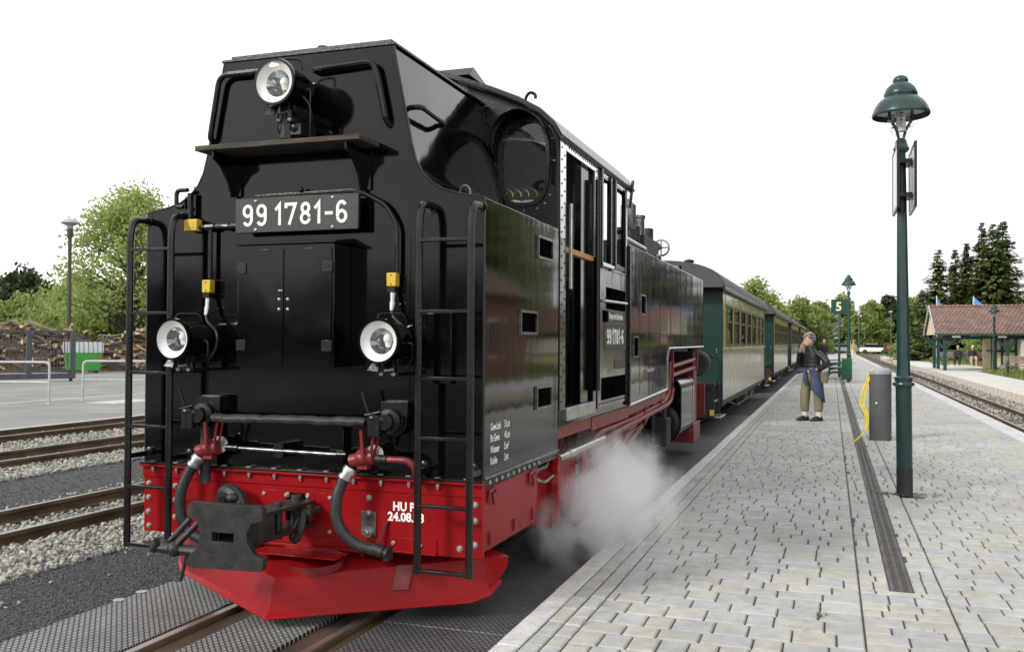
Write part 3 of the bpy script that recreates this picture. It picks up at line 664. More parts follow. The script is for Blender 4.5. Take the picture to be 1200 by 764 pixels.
# ---- headlamps
def headlamp(x, z, r, yf, label=None, shelfmount=False):
    ln = r*2.5
    h = B(); h.lathe([(r*.99,0),(r*1.02,.02),(r*.97,.03),(r*.90,.05),(r*.88,ln*.55),(r*.80,ln*.8),(r*.55,ln*.95),(r*.2,ln)],(x,yf+.012,z),(0,1,0),32,cap=False)
    ho = h.obj('headlamp','black_gloss',L,label=label)
    h = B(); h.lathe([(r*.93,.0),(r*1.04,0),(r*1.07,.015),(r*1.04,.035),(r*.98,.036)],(x,yf-.005,z),(0,1,0),32,cap=False); h.obj('rim','black_gloss',ho)
    h = B(); h.lathe([(r*.95,.002),(r*.92,.006),(r*.60,.034)],(x,yf,z),(0,1,0),32,cap=False); h.obj('reflector_ring','white_enamel',ho,angle=60)
    h = B(); h.lathe([(r*.60,.034),(r*.58,.10),(r*.44,.15),(.012,.18)],(x,yf,z),(0,1,0),28,cap=False); h.obj('mirror','glass_reflector',ho,angle=80)
    h = B(); h.sph((x+.018,yf+.075,z+.014),.027,(1,1,1.05)); h.cyl((x+.018,yf+.075,z-.03),(x+.018,yf+.075,z),.014,.02); h.obj('light_bulb','bulb',ho)
    h = B(); h.cyl((x+.018,yf+.075,z-.062),(x+.018,yf+.075,z-.028),.013); h.obj('bulb_socket','steel_dark',ho)
    h = B(); h.lathe([(r*.94,.0),(r*.5,-.006),(.004,-.009)],(x,yf+.002,z),(0,1,0),28,cap=False); h.obj('lens','lens_glass',ho,angle=80)
    h = B(); h.tube([(x-.055,yf+.10,z+r*.84),(x-.055,yf+.10,z+r*1.28),(x+.075,yf+.14,z+r*1.28),(x+.085,yf+.15,z+r*.80)],.006,6,fil=.03); h.obj('handle','black_satin',ho)
    h = B()
    h.hexa([(x-.085,yf+.03,z-r*1.35),(x-.02,yf+.03,z-r*1.42),(x-.02,yf+.06,z-r*.8),(x-.05,yf+.06,z-r*.8),(x-.08,yf+.045,z-r*1.33),(x-.02,yf+.045,z-r*1.38),(x-.01,yf+.08,z-r*.8),(x-.05,yf+.08,z-r*.8)])
    h.hexa([(x+.015,yf+.03,z-r*1.40),(x+.075,yf+.03,z-r*1.33),(x+.05,yf+.06,z-r*.8),(x+.0,yf+.06,z-r*.8),(x+.015,yf+.045,z-r*1.38),(x+.07,yf+.045,z-r*1.31),(x+.05,yf+.08,z-r*.8),(x,yf+.08,z-r*.8)])
    h.box(x-.05,x+.05,yf+.12,0-.013,z-r*1.15,z-r*.80); h.cyl((x,yf+.16,z-r*1.5),(x,yf+.16,z-r*.8),.025); h.box(x-.04,x+.06,yf+.1,-.013,z-r*1.62,z-r*1.45)
    h.obj('bracket','black_satin',ho,bev=.002)
    h = B()
    for dx in (-.03,.04): h.sph((x+dx,yf+.09,z-r*1.53),.012)
    h.obj('bracket_bolts','bolt_steel',ho)
    h = B(); h.tube([(x+r*.8,yf+.15,z-.01),(x+r*1.02,yf+.16,z-.01),(x+r*1.02,yf+.16,z-.10),(x+r*.7,yf+.16,z-.13)],.006,6,fil=.03); h.obj('catch','black_satin',ho)
    return ho
headlamp(-.645,1.532,.113,-.335,'left of the two lower round headlamps with white rim')
headlamp(.645,1.527,.113,-.335,'right of the two lower round headlamps with white rim')
hd = headlamp(0.005,2.925,.122,-.335,'round top headlamp standing above the wooden shelf')
g = B(); g.spline([(.10,-.2,2.87),(.135,-.19,2.82),(.14,-.19,2.75),(.12,-.16,2.64)],.006,6,6); g.spline([(-.03,-.24,2.78),(-.035,-.24,2.70),(-.02,-.2,2.64)],.006,6,6); g.obj('cable','rubber',hd)
g = B(); g.cyl((.0,-.2,2.64),(.0,-.2,2.8),.04); g.box(-.04,.1,-.22,-.06,2.66,2.72); g.sph((.06,-.2,2.70),.035); g.obj('lamp_post','black_satin',hd)

# ---- shelf with brackets
sh = B().box(-.575,.478,-.25,-.014,2.602,2.632).obj('shelf','wood_board',L,bev=.005)
for x in (-.47,.38):
    k = B().prism([(-.235,2.60),(-.014,2.60),(-.014,2.37),(-.06,2.36),(-.09,2.44),(-.16,2.52),(-.235,2.56)],0,x,x+.012).obj('bracket','black_gloss',sh,bev=.002)
    B().box(x+.012,x+.05,-.03,-.0145,2.37,2.60).obj('bracket_flange','black_gloss',sh)

# ---- number plate
npb = B().box(-.398,.398,-.108,-.096,2.142,2.342).obj('number_plate','plate_grey',L,bev=.004,label='grey number plate reading 99 1781-6')
g = B(); g.box(-.30,-.22,-.095,-.013,2.17,2.31); g.box(.22,.30,-.095,-.013,2.17,2.31); g.box(-.39,.39,-.0955,-.07,2.15,2.335); g.obj('plate_mount','black_satin',npb)
stroke_digits('lettering',NUM,.124,(0,-.1083,2.180),(1,0,0),(0,0,1),'white_paint',npb)
for x in (-.262,.237):
    for z in (2.160,2.324): B().lathe([(.011,0),(.011,.002),(.006,.006)],(x,-.1085,z),(0,-1,0),8).obj('plate_screw','steel',npb)
# ---- tool cabinet
cb = B().box(-.315,.305,-.20,-.013,1.385,2.06).obj('tool_cabinet','black_gloss',L,bev=.004,label='black cabinet with double doors below the number plate')
for x0,x1 in ((-.30,-.012),(.004,.29)): B().box(x0,x1,-.207,-.201,1.40,2.035).obj('cabinet_door','black_gloss',cb,bev=.002)
g = B(); g.prism([(-.225,2.062),(-.013,2.075),(-.013,2.10),(-.03,2.10),(-.225,2.07)],0,-.335,.325); g.obj('cabinet_hood','black_gloss',cb)
g = B()
for z in (1.50,1.93):
    g.box(-.31,-.25,-.214,-.2075,z-.03,z+.03); g.box(.235,.30,-.214,-.2075,z-.03,z+.03)
g.obj('hinge','black_satin',cb,bev=.002)
g = B()
for dx in (-.035,.02):
    for z in (1.70,1.755): g.sph((dx,-.209,z),.010,(1,.7,1))
g.box(-.035,-.01,-.22,-.2075,1.80,1.808); g.obj('door_catch','bolt_steel',cb)

# ---- conduits and yellow boxes
g = B(); g.tube([(-.30,-.05,2.356),(.366,-.05,2.362),(.535,-.05,2.277),(.606,-.05,2.16),(.606,-.05,1.90)],.013,8,fil=.05); g.sph((0,-.05,2.385),.016); g.obj('conduit','black_satin',L)
g = B(); g.tube([(-.40,-.05,2.193),(-.70,-.05,2.195)],.015,8); g.cyl((-.611,-.05,2.19),(-.611,-.05,1.89),.013); g.lathe([(.022,-.03),(.022,.03)],(-.611,-.05,2.193),(1,0,0),10); g.lathe([(.02,-.02),(.02,.02)],(-.50,-.05,2.193),(1,0,0),10)
g.tube([(-.757,-.05,2.22),(-.757,-.05,2.40)],.018,8); g.tube([(-.80,-.06,2.32),(-.85,-.06,2.32),(-.85,-.06,2.42),(-.77,-.06,2.42)],.013,8,fil=.03); g.obj('conduit','black_satin',L)
yb = B().box(-.775,-.685,-.085,-.03,2.172,2.242).obj('junction_box','yellow_box',L,bev=.006); B().box(-.755,-.705,-.088,-.0855,2.19,2.224).obj('embossed_panel','yellow_box',yb,bev=.001)
for x,z in ((-.615,1.843),(.588,1.862)):
    yb = B().box(x-.029,x+.029,-.085,-.035,z-.038,z+.038).obj('junction_box','yellow_box',L,bev=.006)
    k = B(); k.sph((x,-.086,z+.025),.004); k.sph((x,-.086,z-.025),.004); k.obj('box_screw','black_satin',yb)
    k = B(); k.box(x-.022,x+.022,-.085,-.03,z-.066,z-.042); k.obj('socket_cap','black_satin',L)
    k = B(); k.cyl((x,-.06,z-.068),(x+.006,-.075,z-.125),.018,.014); k.cyl((x+.006,-.075,z-.125),(x+.008,-.09,z-.17),.02,.012); k.obj('cable_plug','steel',L)
    k = B(); k.spline([(x+.008,-.09,z-.17),(x+.03,-.1,z-.21),(x+.09,-.1,z-.27),(x+.10,-.12,z-.36),(x+.05,-.13,z-.44)],.008,6,6); k.obj('lamp_cable','rubber',L)
# ---- hand rails on the bunker front
for p_ in ([(-.622,-.012,2.70),(-.622,-.05,2.72),(-.555,-.055,3.085),(-.10,-.055,3.085),(-.10,-.012,3.085)], [(.08,-.012,3.06),(.08,-.055,3.06),(.46,-.055,3.075),(.53,-.055,2.75),(.54,-.012,2.72)]):
    g = B(); g.tube(p_,.017,8,fil=.06); g.obj('hand_rail','black_satin',L)
g = B(); g.tube([(.60,.06,2.83),(.70,.05,2.83),(.69,.42,2.81),(.60,.42,2.81)],.016,8,fil=.06); g.obj('hand_rail','black_satin',L)
# ---- lifting eye on the tank top corner
g = B(); g.tube([(.93,.06,2.32),(.93,.06,2.36),(.96,.06,2.385),(.99,.06,2.36),(.99,.06,2.32)],.006,6,fil=.02); g.obj('lifting_eye','steel_dark',L)

# ---- heating pipe, valves, brake pipe, hoses
hp = B(); 
pts = [(-.50,-.12,1.078),(.46,-.12,1.088)]
hp.tube([(-.53+i*.033,-.12+rnd.uniform(-.002,.002),1.078+i*.0003+rnd.uniform(-.003,.003)) for i in range(31)],[.026+rnd.uniform(-.002,.003) for _ in range(31)],10)
hp.obj('heating_pipe','black_rough',L)
g = B(); g.box(.20,.29,-.06,-.013,.80,1.06); g.obj('pipe_bracket','black_gloss',L,bev=.003)
for sx,xv in ((-1,-.60),(1,.60)):
    v = B(); v.lathe([(.085,0),(.085,.02),(.06,.021),(.06,.05),(.07,.051),(.07,.075),(.045,.08),(.045,.12)],(xv,-.06,1.095),(0,-1,0),20)
    v.box(xv-.06,xv+.10,-.10,-.013,1.12,1.20); vo = v.obj('heating_valve','black_satin',L,bev=.003)
    v = B(); v.cyl((xv-.06,-.17,1.02),(xv-.06,-.17,1.115),.042,n=16); v.sph((xv-.06,-.17,1.12),.042,(1,1,.6)); v.cyl((xv-.06,-.17,1.11),(xv+.02,-.13,1.10),.035); v.cyl((xv-.11,-.18,1.13),(xv-.02,-.18,1.15),.008); v.obj('valve_cap','black_satin',vo)
    v = B(); v.box(xv-.02,xv+.10,-.10,-.05,1.201,1.208); v.obj('valve_lid','steel_dark',vo)
    v = B(); v.tube([(xv-.12,-.12,1.12),(xv-.16,-.13,1.25)] ,.008,6); v.obj('valve_lever','black_satin',vo)
g = B(); g.cyl((-.60,-.09,.70),(-.60,-.09,1.03),.03); g.obj('valve_pipe','black_rough',L)
g = B(); g.cyl((-.40,-.11,.912),(.32,-.11,.902),.011); g.obj('brake_rod','steel_dark',L)
g = B(); g.cyl((-.44,-.11,.912),(-.36,-.11,.912),.02); g.box(-.12,-.06,-.12,-.012,.87,.95); g.cyl((.28,-.11,.903),(.34,-.11,.903),.02); g.obj('rod_guide','black_satin',L)
def brake(xv, zv, hose, label):
    v = B(); v.cyl((xv-.075,-.13,zv-.02),(xv+.065,-.13,zv+.01),.038,.042); v.sph((xv,-.13,zv),.05,(1.2,1,.9)); v.cyl((xv+.0,-.17,zv+.03),(xv+.0,-.09,zv+.03),.022); v.box(xv-.03,xv+.03,-.15,-.10,zv-.06,zv-.02)
    vo = v.obj('brake_valve','red_dull',L,label=label)
    v = B(); v.bar((xv+.02,-.18,zv),(xv+.015,-.19,zv+.155),.016,.012); v.bar((xv+.055,-.16,zv+.02),(xv+.085,-.17,zv+.15),.012,.010); v.bar((xv+.07,-.14,zv+.02),(xv+.105,-.15,zv+.15),.010,.010); v.obj('valve_handle','red_dull',vo)
    v = B(); v.lathe([(.05,0),(.05,.008)],(xv+.05,-.10,zv+.02),(.3,-1,.1),16); v.obj('valve_disc','steel',vo)
    d = (Vector(hose[0])-Vector((xv-.02,-.14,zv-.03))).normalized()
    v = B(); v.lathe([(.036,0),(.04,.01),(.04,.03),(.034,.031),(.034,.05),(.04,.051),(.04,.07)],hose[0],tuple((Vector(hose[1])-Vector(hose[0])).normalized()),14); v.obj('hose_clip','steel',vo)
    v = B(); v.spline(hose,[.031]*len(hose),12,8); v.obj('brake_hose','rubber',vo)
    v = B(); v.lathe([(.036,-.03),(.036,.03),(.028,.031),(.028,.055)],hose[-1],(1,0,-.25),12); v.box(hose[-1][0]+.03,hose[-1][0]+.06,-.15,-.09,hose[-1][2]-.05,hose[-1][2]+.02); v.obj('hose_coupling','cast_iron',vo)
brake(-.545,.905,[(-.60,-.14,.86),(-.65,-.16,.78),(-.695,-.18,.66),(-.70,-.18,.54),(-.66,-.17,.44),(-.58,-.16,.39),(-.50,-.15,.38)],'left red brake valve with black hose')
brake(.455,.895,[(.385,-.14,.84),(.345,-.16,.77),(.318,-.18,.66),(.325,-.18,.55),(.385,-.17,.465),(.47,-.155,.42),(.555,-.14,.405)],'right red brake valve with black hose')
g = B(); g.tube([(.50,-.13,.892),(.715,-.12,.892),(.752,-.11,.85),(.752,-.08,.77)],.019,10,fil=.06); g.obj('brake_pipe','red_dull',L)
g = B(); g.lathe([(.026,-.03),(.026,.0),(.022,.001),(.022,.03)],(.565,-.13,.892),(1,0,0),12); g.obj('pipe_union','cast_iron',L)

# ---- cab
ROOF = [(0,3.45),(.2,3.42),(.38,3.355),(.6,3.27),(.8,3.18),(.95,3.09),(1.05,2.99),(1.10,2.90)]
RF = [(-x,z) for x,z in reversed(ROOF[1:])]+ROOF
def oval(cx,cz,a,b,n=28,p=3.0):
    return [(cx+a*math.copysign(abs(math.cos(t))**(2/p),math.cos(t)), cz+b*math.copysign(abs(math.sin(t))**(2/p),math.sin(t))) for t in [2*math.pi*i/n for i in range(n)]]
WC = (.848,2.765,.165,.285)
wall_out = [(1.095,.95)]+[(min(x,1.095),z-.01) for x,z in reversed(ROOF)][0:]+[(-min(x,1.095),z-.01) for x,z in ROOF[1:]]+[(-1.095,.95)]
cabw = B().prism(wall_out,1,1.42,1.44,[oval(*WC),oval(-WC[0],*WC[1:])[::-1]]).obj('cab_rear_wall','black_satin',L,angle=30)
cabm = MATS['black_satin']
for sx in (1,-1):
    c0 = (sx*WC[0],WC[1])
    f = B().prism(oval(c0[0],c0[1],WC[2]+.022,WC[3]+.022),1,1.405,1.4195,[oval(c0[0],c0[1],WC[2]-.004,WC[3]-.004)]).obj('window_frame','black_satin',cabw)
    B().prism(oval(c0[0],c0[1],WC[2]-.001,WC[3]-.001),1,1.428,1.432).obj('window_pane','clear_glass',cabw)
    k = B()
    for i in range(20):
        a = 2*math.pi*i/20; q = oval(c0[0],c0[1],WC[2]+.05,WC[3]+.05,20)[i]; k.sph((q[0],1.418,q[1]),.007,(1,.7,1),6,4)
    k.obj('rivets','bolt_steel',cabw,kind='stuff')
    h = B(); n = 18; prof = []
    for i in range(n+1):
        a = math.pi*(i/n)*1.0; ca, sa = math.cos(a), math.sin(a)
        px = c0[0]+.215*ca; pz = WC[1]+.06+.275*max(sa,0)**.9
        if i == 0: pz -= .22
        if i == n: pz -= .05
        prof.append((px,pz, .02+.16*max(sa,0)**.6+.02))
    for i in range(n):
        a, b_ = prof[i], prof[i+1]
        h.face([(a[0],1.419,a[1]),(b_[0],1.419,b_[1]),(b_[0],1.419-b_[2],b_[1]-.01),(a[0],1.419-a[2],a[1]-.01)])
    ho = h.obj('window_visor','black_gloss',cabw,angle=60); md = ho.modifiers.new('thick','SOLIDIFY'); md.thickness=.006
# roof
rf = B(); lo_ = RF; up_ = [(x*1.035,z+.028) for x,z in RF]
rf.prism(lo_+up_[::-1],1,1.36,3.82); roof = rf.obj('cab_roof','black_satin',L,angle=30)
g = B(); g.prism([(1.45,3.42),(1.55,3.50),(1.9,3.42)],0,.05,.42); g.obj('roof_hatch','black_gloss',roof,bev=.004)
g = B(); g.tube([(.79,1.6,3.20),(.80,1.6,3.27),(.83,1.6,3.30),(.87,1.6,3.28),(.87,1.6,3.25)],.012,8,fil=.03); g.obj('roof_hook','black_satin',roof)
g = B(); g.tube([(x*1.03,1.352,z-.01) for x,z in ROOF[2:]],.016,6); g.tube([(1.10,1.36,2.95),(1.125,1.5,2.93),(1.125,3.8,2.93)],.012,6); g.obj('gutter','black_satin',roof)
# sides
for sx in (1,-1):
    X0,X1 = (1.078,1.098) if sx>0 else (-1.098,-1.078)
    door = [(1.585,1.07),(2.40,1.07),(2.40,2.86),(1.585,2.86)]; w1 = [(2.60,2.18),(2.93,2.18),(2.93,2.86),(2.86,2.90),(2.60,2.90)]; w2 = [(3.09,2.20),(3.50,2.20),(3.50,2.82),(3.44,2.88),(3.09,2.88)]
    sd_ = B().prism([(1.441,.95),(3.65,.95),(3.65,2.925),(1.441,2.925)],0,X0,X1,[door,w1,w2]).obj('cab_side','black_side',L,angle=30)
    xa,xb = (1.0985,1.104) if sx>0 else (-1.104,-1.0985)
    g = B(); g.box(xa,xb,1.445,1.58,1.06,2.24); g.obj('trim_dark_reflection','polished',sd_,bev=.002)  # lower trim in darker metal, its dark reflection put into the colour
    g = B(); g.box(xa,xb,1.445,1.58,2.2405,2.915); g.box(xa,xb,1.5805,3.62,2.862,2.915) ; g.box(xa,xb,2.42,2.585,2.19,2.861); g.box(xa,xb,3.52,3.62,2.19,2.861); g.box(xa,xb,2.94,3.08,2.19,2.861)
    g.obj('riveted_trim','cab_trim',sd_,bev=.002)
    if sx>0:
        k = B()
        for i in range(22):
            for y in (1.475,1.55): k.sph((1.105,y,1.12+i*.083+(.04 if y>1.5 else 0)),.008,(.6,1,1),6,4)
        for i in range(34):
            for dz in ((0,.025) if i>13 else (.02,)): k.sph((1.105,1.66+i*.058,2.875+dz),.008,(.6,1,1),6,4)
        for i in range(9):
            for y in (2.46,3.57): k.sph((1.105,y,2.22+i*.075),.008,(.6,1,1),6,4)
        k.obj('rivets','black_satin',sd_,kind='stuff')
        # lower side panel, polished
        g = B().box(1.0985,1.106,2.52,3.62,1.0,2.15).obj('polished_panel','polished',sd_,bev=.002)
        k = B()
        for i in range(14): k.sph((1.107,2.57+i*.077,1.035),.009,(.6,1,1),6,4); k.sph((1.107,2.57+i*.077,2.12),.007,(.6,1,1),6,4)
        k.obj('rivets','black_satin',g,kind='stuff')
        def rect(y0,y1,z0,z1,x,m,name): return B().box(x,x+.004,y0,y1,z0,z1).obj(name,m,g,bev=.002)
        rect(2.80,3.52,1.80,1.98,1.1065,'void_shade_black','side_slot_shade'); rect(2.64,3.55,1.06,1.24,1.1065,'void_shade_black','side_slot_shade')  # slots are black plates on the panel, opening shade painted
        k = B(); k.tube([(1.112,2.62,1.86),(1.13,2.66,1.86),(1.13,3.50,1.87),(1.112,3.54,1.87)],.012,8,fil=.03); k.obj('grab_rail','steel',sd_)
        rect(2.72,3.54,1.46,1.685,1.1065,'plate_grey','side_number_plate'); rect(2.86,3.52,1.70,1.785,1.1065,'plate_grey','name_plate'); rect(2.68,2.84,1.69,1.785,1.1065,'void_shade_black','side_slot_shade'); rect(3.1,3.5,1.30,1.38,1.1065,'plate_grey','works_plate')
        stroke_digits('lettering',[(g_,x_*.93,w_*.93) for g_,x_,w_ in NUM],.125,(1.1107,3.13,1.51),(0,1,0),(0,0,1),'white_paint',sd_)
        text('lettering','R\u00fcgensche B\u00e4derbahn',.075,'white_paint',sd_,MX((1.111,2.885,1.722),(0,1,0),(0,0,1)),ext=.001,sx=.80,bold=.0005)
        # window frames
        for y0,y1,z0,z1 in ((2.60,2.93,2.18,2.90),(3.09,3.50,2.20,2.88)):
            k = B(); k.box(1.099,1.125,y0-.03,y0+.02,z0-.06,z1+.02); k.box(1.099,1.12,y1-.02,y1+.02,z0-.06,z1); k.box(1.099,1.115,y0,y1,z0-.05,z0-.01); k.obj('window_frame','black_satin',sd_,bev=.003)
        B().box(1.104,1.135,2.58,2.98,2.135,2.165).obj('arm_rest','cab_trim',sd_,bev=.003)
        g = B(); g.cyl((1.12,2.44,1.15),(1.12,2.44,2.80),.022); g.cyl((1.10,2.44,1.25),(1.12,2.44,1.25),.015); g.cyl((1.10,2.44,2.7),(1.12,2.44,2.7),.015); g.obj('hand_rail','black_satin',sd_)
        g = B(); g.cyl((1.12,1.66,1.9),(1.12,1.66,2.5),.012); g.obj('hand_rail','steel',sd_)
        B().box(1.05,1.10,1.60,2.40,2.155,2.195).obj('door_rail','wood_orange',sd_,bev=.004)
        g = B(); g.box(1.085,1.118,1.585,2.40,.98,1.065); g.obj('door_sill','steel',sd_,bev=.003)
        g = B(); g.box(1.02,1.075,2.10,2.42,1.07,2.86); g.obj('folded_door','black_gloss',sd_,bev=.004)
        g = B(); g.cyl((1.12,3.66,2.75),(1.14,3.70,3.0),.014); g.box(1.10,1.13,3.64,3.68,.96,2.4); g.obj('cab_corner_post','black_satin',sd_)
# forward cab wall with spectacle windows, floor, backhead
fw_out = [(1.076,.95)]+[(min(x,1.076),z-.012) for x,z in reversed(ROOF)]+[(-min(x,1.076),z-.012) for x,z in ROOF[1:]]+[(-1.076,.95)]
spw = [(.60,2.46),(1.05,2.46),(1.05,2.86),(.9,2.98),(.60,2.98)]
fwo = B().prism(fw_out,1,3.63,3.648,[spw,[(-x,z) for x,z in reversed(spw)]]).obj('cab_forward_wall','cab_inside',L,angle=30)
B().box(-1.07,1.07,1.45,3.62,.96,1.04).obj('cab_floor','black_rough',L)
g = B(); g.cyl((0,3.05,1.85),(0,3.62,1.85),.60,n=28); g.box(-.5,.5,3.1,3.6,1.05,1.6); bh = g.obj('boiler_backhead','black_satin',L)
g = B()
for x,z in ((-.2,2.25),(.1,2.3),(.3,2.1),(-.35,2.0)): g.lathe([(.09,0),(.09,.04),(.075,.045)],(x,3.02,z),(0,-1,0),18)
g.obj('gauges','brass',bh)
g = B()
for x in (-.45,.15,.5): g.tube([(x,2.98,1.6),(x,2.9,1.9),(x+.1,2.95,2.2)],.015,6)
g.lathe([(.12,0),(.12,.02),(.1,.021)],(.55,2.9,2.0),(0,-1,0),18); g.obj('controls','steel_dark',bh)
g = B(); g.box(.60,.95,1.9,2.3,1.05,1.5); g.box(.60,.95,2.28,2.34,1.5,1.9); g.obj('driver_seat','black_rough',L,bev=.02)
g = B(); g.box(-.45,.1,1.60,1.9,2.3,2.55); g.box(.55,.98,1.46,1.60,2.34,2.40); g.obj('cab_locker','cab_inside',L,bev=.01)
g = B(); g.sph((.86,1.53,2.46),.11,(1.3,.6,.55)); g.sph((.74,1.53,2.47),.08,(1.1,.6,.7)); g.obj('white_cloth','white_paint',L)
g = B()
for i in range(4): g.tube([(.66+.06*i+.06*math.cos(a),1.56,2.55+.06*math.sin(a)) for a in [math.pi*j/6 for j in range(7)]],.006,6)
g.obj('wire_coil','brass',L)
# ---- side tanks
for sx in (1,-1):
    TP = [(3.70,.945),(5.72,.99),(5.84,1.0)]+[(5.84,1.36)]+[(5.84+.10*(1-math.cos(a)),1.36+.10*math.sin(a)) for a in [math.pi/2*i/6 for i in range(1,7)]]+[(8.90,1.465),(8.90,2.425),(3.70,2.432)]
    X0,X1 = (.62,1.1) if sx>0 else (-1.1,-.62)
    tk = B().prism(TP,0,X0,X1).obj('water_tank','black_side',L,bev=.01,angle=30)
    if sx>0:
        k = B(); k.tube([(1.103,3.72,.95),(1.103,5.80,1.0),(1.103,5.845,1.05),(1.103,5.845,1.36),(1.103,5.94,1.462),(1.103,8.9,1.468)],.012,6,fil=.05); k.obj('edge_trim','steel',tk)
        k = B()
        for y in (4.25,4.72,5.35,6.05,6.8,7.6,8.35): k.box(1.1,1.1022,y-.004,y+.004,1.02 if y<5.8 else 1.48,2.42)
        k.obj('panel_seam','black_satin',tk)
        foothold(4.36,1.895,.22,.17,tk); foothold(4.02,1.485,.22,.17,tk); 
        k = B(); k.box(1.1,1.112,4.55,4.95,1.23,1.26); k.obj('tank_handle','steel',tk)
        B().box(1.1005,1.103,3.70,3.80,.96,2.42).obj('tank_end_strip','black_satin',tk)
        k = B(); k.tube([(1.05,3.72,2.44),(1.05,3.74,2.49),(1.05,4.75,2.48),(1.05,4.80,2.44)],.022,8,fil=.03); k.obj('tank_rail','steel',tk)
        k = B(); k.tube([(.95,5.9,2.43),(.95,5.95,2.52),(.95,6.15,2.54),(.95,6.3,2.44)],.018,8,fil=.06); k.cyl((.9,7.9,2.42),(.9,7.9,2.56),.05); k.tube([(.95,7.2,2.43),(.95,7.3,2.50),(.95,7.5,2.50)],.02,8,fil=.04); k.obj('tank_fittings','black_satin',tk)
# ---- boiler with mountings
g = B(); g.cyl((0,3.65,1.78),(0,9.5,1.78),.60,n=32); g.lathe([(.60,0),(.55,.06),(.4,.09),(.05,.1)],(0,9.5,1.78),(0,1,0),32); bo = g.obj('boiler','black_gloss',L)
g = B(); g.lathe([(.30,.45),(.27,.7),(.24,1.0),(.15,1.1),(.02,1.12)],(0,5.6,1.78),(0,0,1),24); g.obj('steam_dome','black_gloss',bo)
g = B(); g.lathe([(.22,.5),(.19,.75),(.19,1.35),(.23,1.4),(.23,1.45),(.19,1.451)],(0,9.0,1.78),(0,0,1),24); g.obj('chimney','black_gloss',bo)
g = B(); g.lathe([(.035,-.1),(.075,-.05),(.085,.0),(.085,.2),(.06,.23),(.03,.235),(.03,.27)],(.78,5.20,2.80),(0,0,1),16); g.lathe([(.08,0),(.08,.2),(.09,.21),(.09,.24)],(.80,5.60,2.70),(0,0,1),14); g.obj('air_pump_tops','steel_dark',bo)
g = B(); g.cyl((.8,5.2,2.4),(.8,5.2,2.75),.06); g.cyl((.78,5.4,2.4),(.78,5.4,2.8),.09); g.box(.68,.9,5.5,6.4,2.5,2.72); g.cyl((.78,5.8,2.72),(.78,5.8,2.86),.06); g.cyl((.78,6.1,2.70),(.78,6.9,2.72),.06); g.cyl((.78,6.3,2.6),(.78,6.3,2.88),.07); g.cyl((.78,6.9,2.73),(.78,7.2,2.74),.025); g.obj('pump_valves','black_rough',bo,bev=.01)
g = B(); g.lathe([(.10,-.012),(.115,0),(.10,.012),(.09,0)],(.78,7.25,2.745),(0,1,0),20,cap=False); g.box(.68,.88,7.245,7.255,2.735,2.755); g.box(.77,.79,7.245,7.255,2.64,2.85); g.obj('handwheel','steel',bo)
# ---- running gear
fr = B()
for x in (-.36,.36): fr.box(x-.012,x+.012,.03,9.9,.30,.96)
fr.box(-1.0,1.0,9.85,9.9,.42,.9); fr.box(-.36,.36,3,3.03,.3,.9); fr.box(-.36,.36,6,6.03,.3,.9); fr.obj('main_frame','red_dull',L)
wl = B(); wl.lathe([(.30,-.05),(.335,-.05),(.335,-.03),(.39,-.03),(.39,.03),(.33,.035),(.33,.02),(.12,.02),(.12,.045),(.02,.05)],(0,0,0),(1,0,0),28)
for a in range(10):
    t = 2*math.pi*a/10; wl.bar((.01,.1*math.cos(t),.1*math.sin(t)),(.01,.33*math.cos(t),.33*math.sin(t)),.03,.03,(1,0,0))
wme = wl.mesh('wheel'); wme.materials.append(MATS['red_dull'])
for y in (1.35,2.75,3.75,4.75,5.75,8.5):
    for x in (-.40,.40): inst('wheel', wme, L, (x,y,.39), None if x>0 else (0,0,math.pi))
g = B(); g.bar((.62,2.7,.36),(.62,5.8,.36),.05,.09,(0,0,1)); g.obj('coupling_rod','steel',L)
g = B(); g.bar((.70,4.75,.36),(.72,6.9,.72),.05,.08); g.bar((.74,4.4,.42),(.86,6.3,.80),.03,.045); g.bar((.86,5.2,.55),(.9,6.3,.86),.03,.04); g.cyl((.7,6.1,.62),(.7,7.1,.70),.03); g.obj('connecting_rod','steel',L)
g = B(); g.bar((.95,4.3,.50),(.95,5.75,.80),.04,.06); g.bar((.9,3.0,.62),(.9,4.6,.64),.05,.1); g.obj('slide_bar','red_dull',L)
# running board valance and pipes
g = B(); g.box(1.02,1.085,2.42,3.80,.835,.94); g.hexa([(1.02,3.801,.85),(1.085,3.801,.85),(1.085,5.85,.90),(1.02,5.85,.90),(1.02,3.801,.94),(1.085,3.801,.94),(1.085,5.85,.985),(1.02,5.85,.985)]); g.box(.5,1.08,1.43,2.41,.86,.949); g.obj('valance','red_dull',L,bev=.003)
for pts,r_ in (([(1.06,2.45,.70),(1.06,2.75,.795),(1.06,4.1,.80),(1.06,5.95,.865),(1.06,6.22,.95),(1.06,6.27,1.30)],.024),([(1.09,2.9,.72),(1.09,3.4,.755),(1.09,5.9,.82),(1.09,6.18,.86),(1.09,6.3,.98)],.022),([(1.04,2.5,.62),(1.04,3.2,.66),(1.04,3.6,.72),(1.04,4.6,.74)],.018),([(1.05,6.25,1.235),(1.05,8.55,1.30)],.026),([(1.05,6.25,1.13),(1.05,8.55,1.185)],.026),([(.95,4.0,.5),(.95,4.3,.62),(.95,5.2,.66)],.016)):
    B().tube(pts,r_,8,fil=.12).obj('air_pipe','red_dull',L)
g = B(); g.box(1.06,1.09,6.32,6.36,1.05,1.46); g.box(1.06,1.09,8.4,8.44,1.15,1.46); g.box(1.06,1.09,4.6,4.63,.70,.90); g.box(1.06,1.09,5.5,5.53,.76,.94); g.box(.5,1.02,5.95,6.6,1.0,1.22); g.obj('pipe_bracket','red_dull',L)
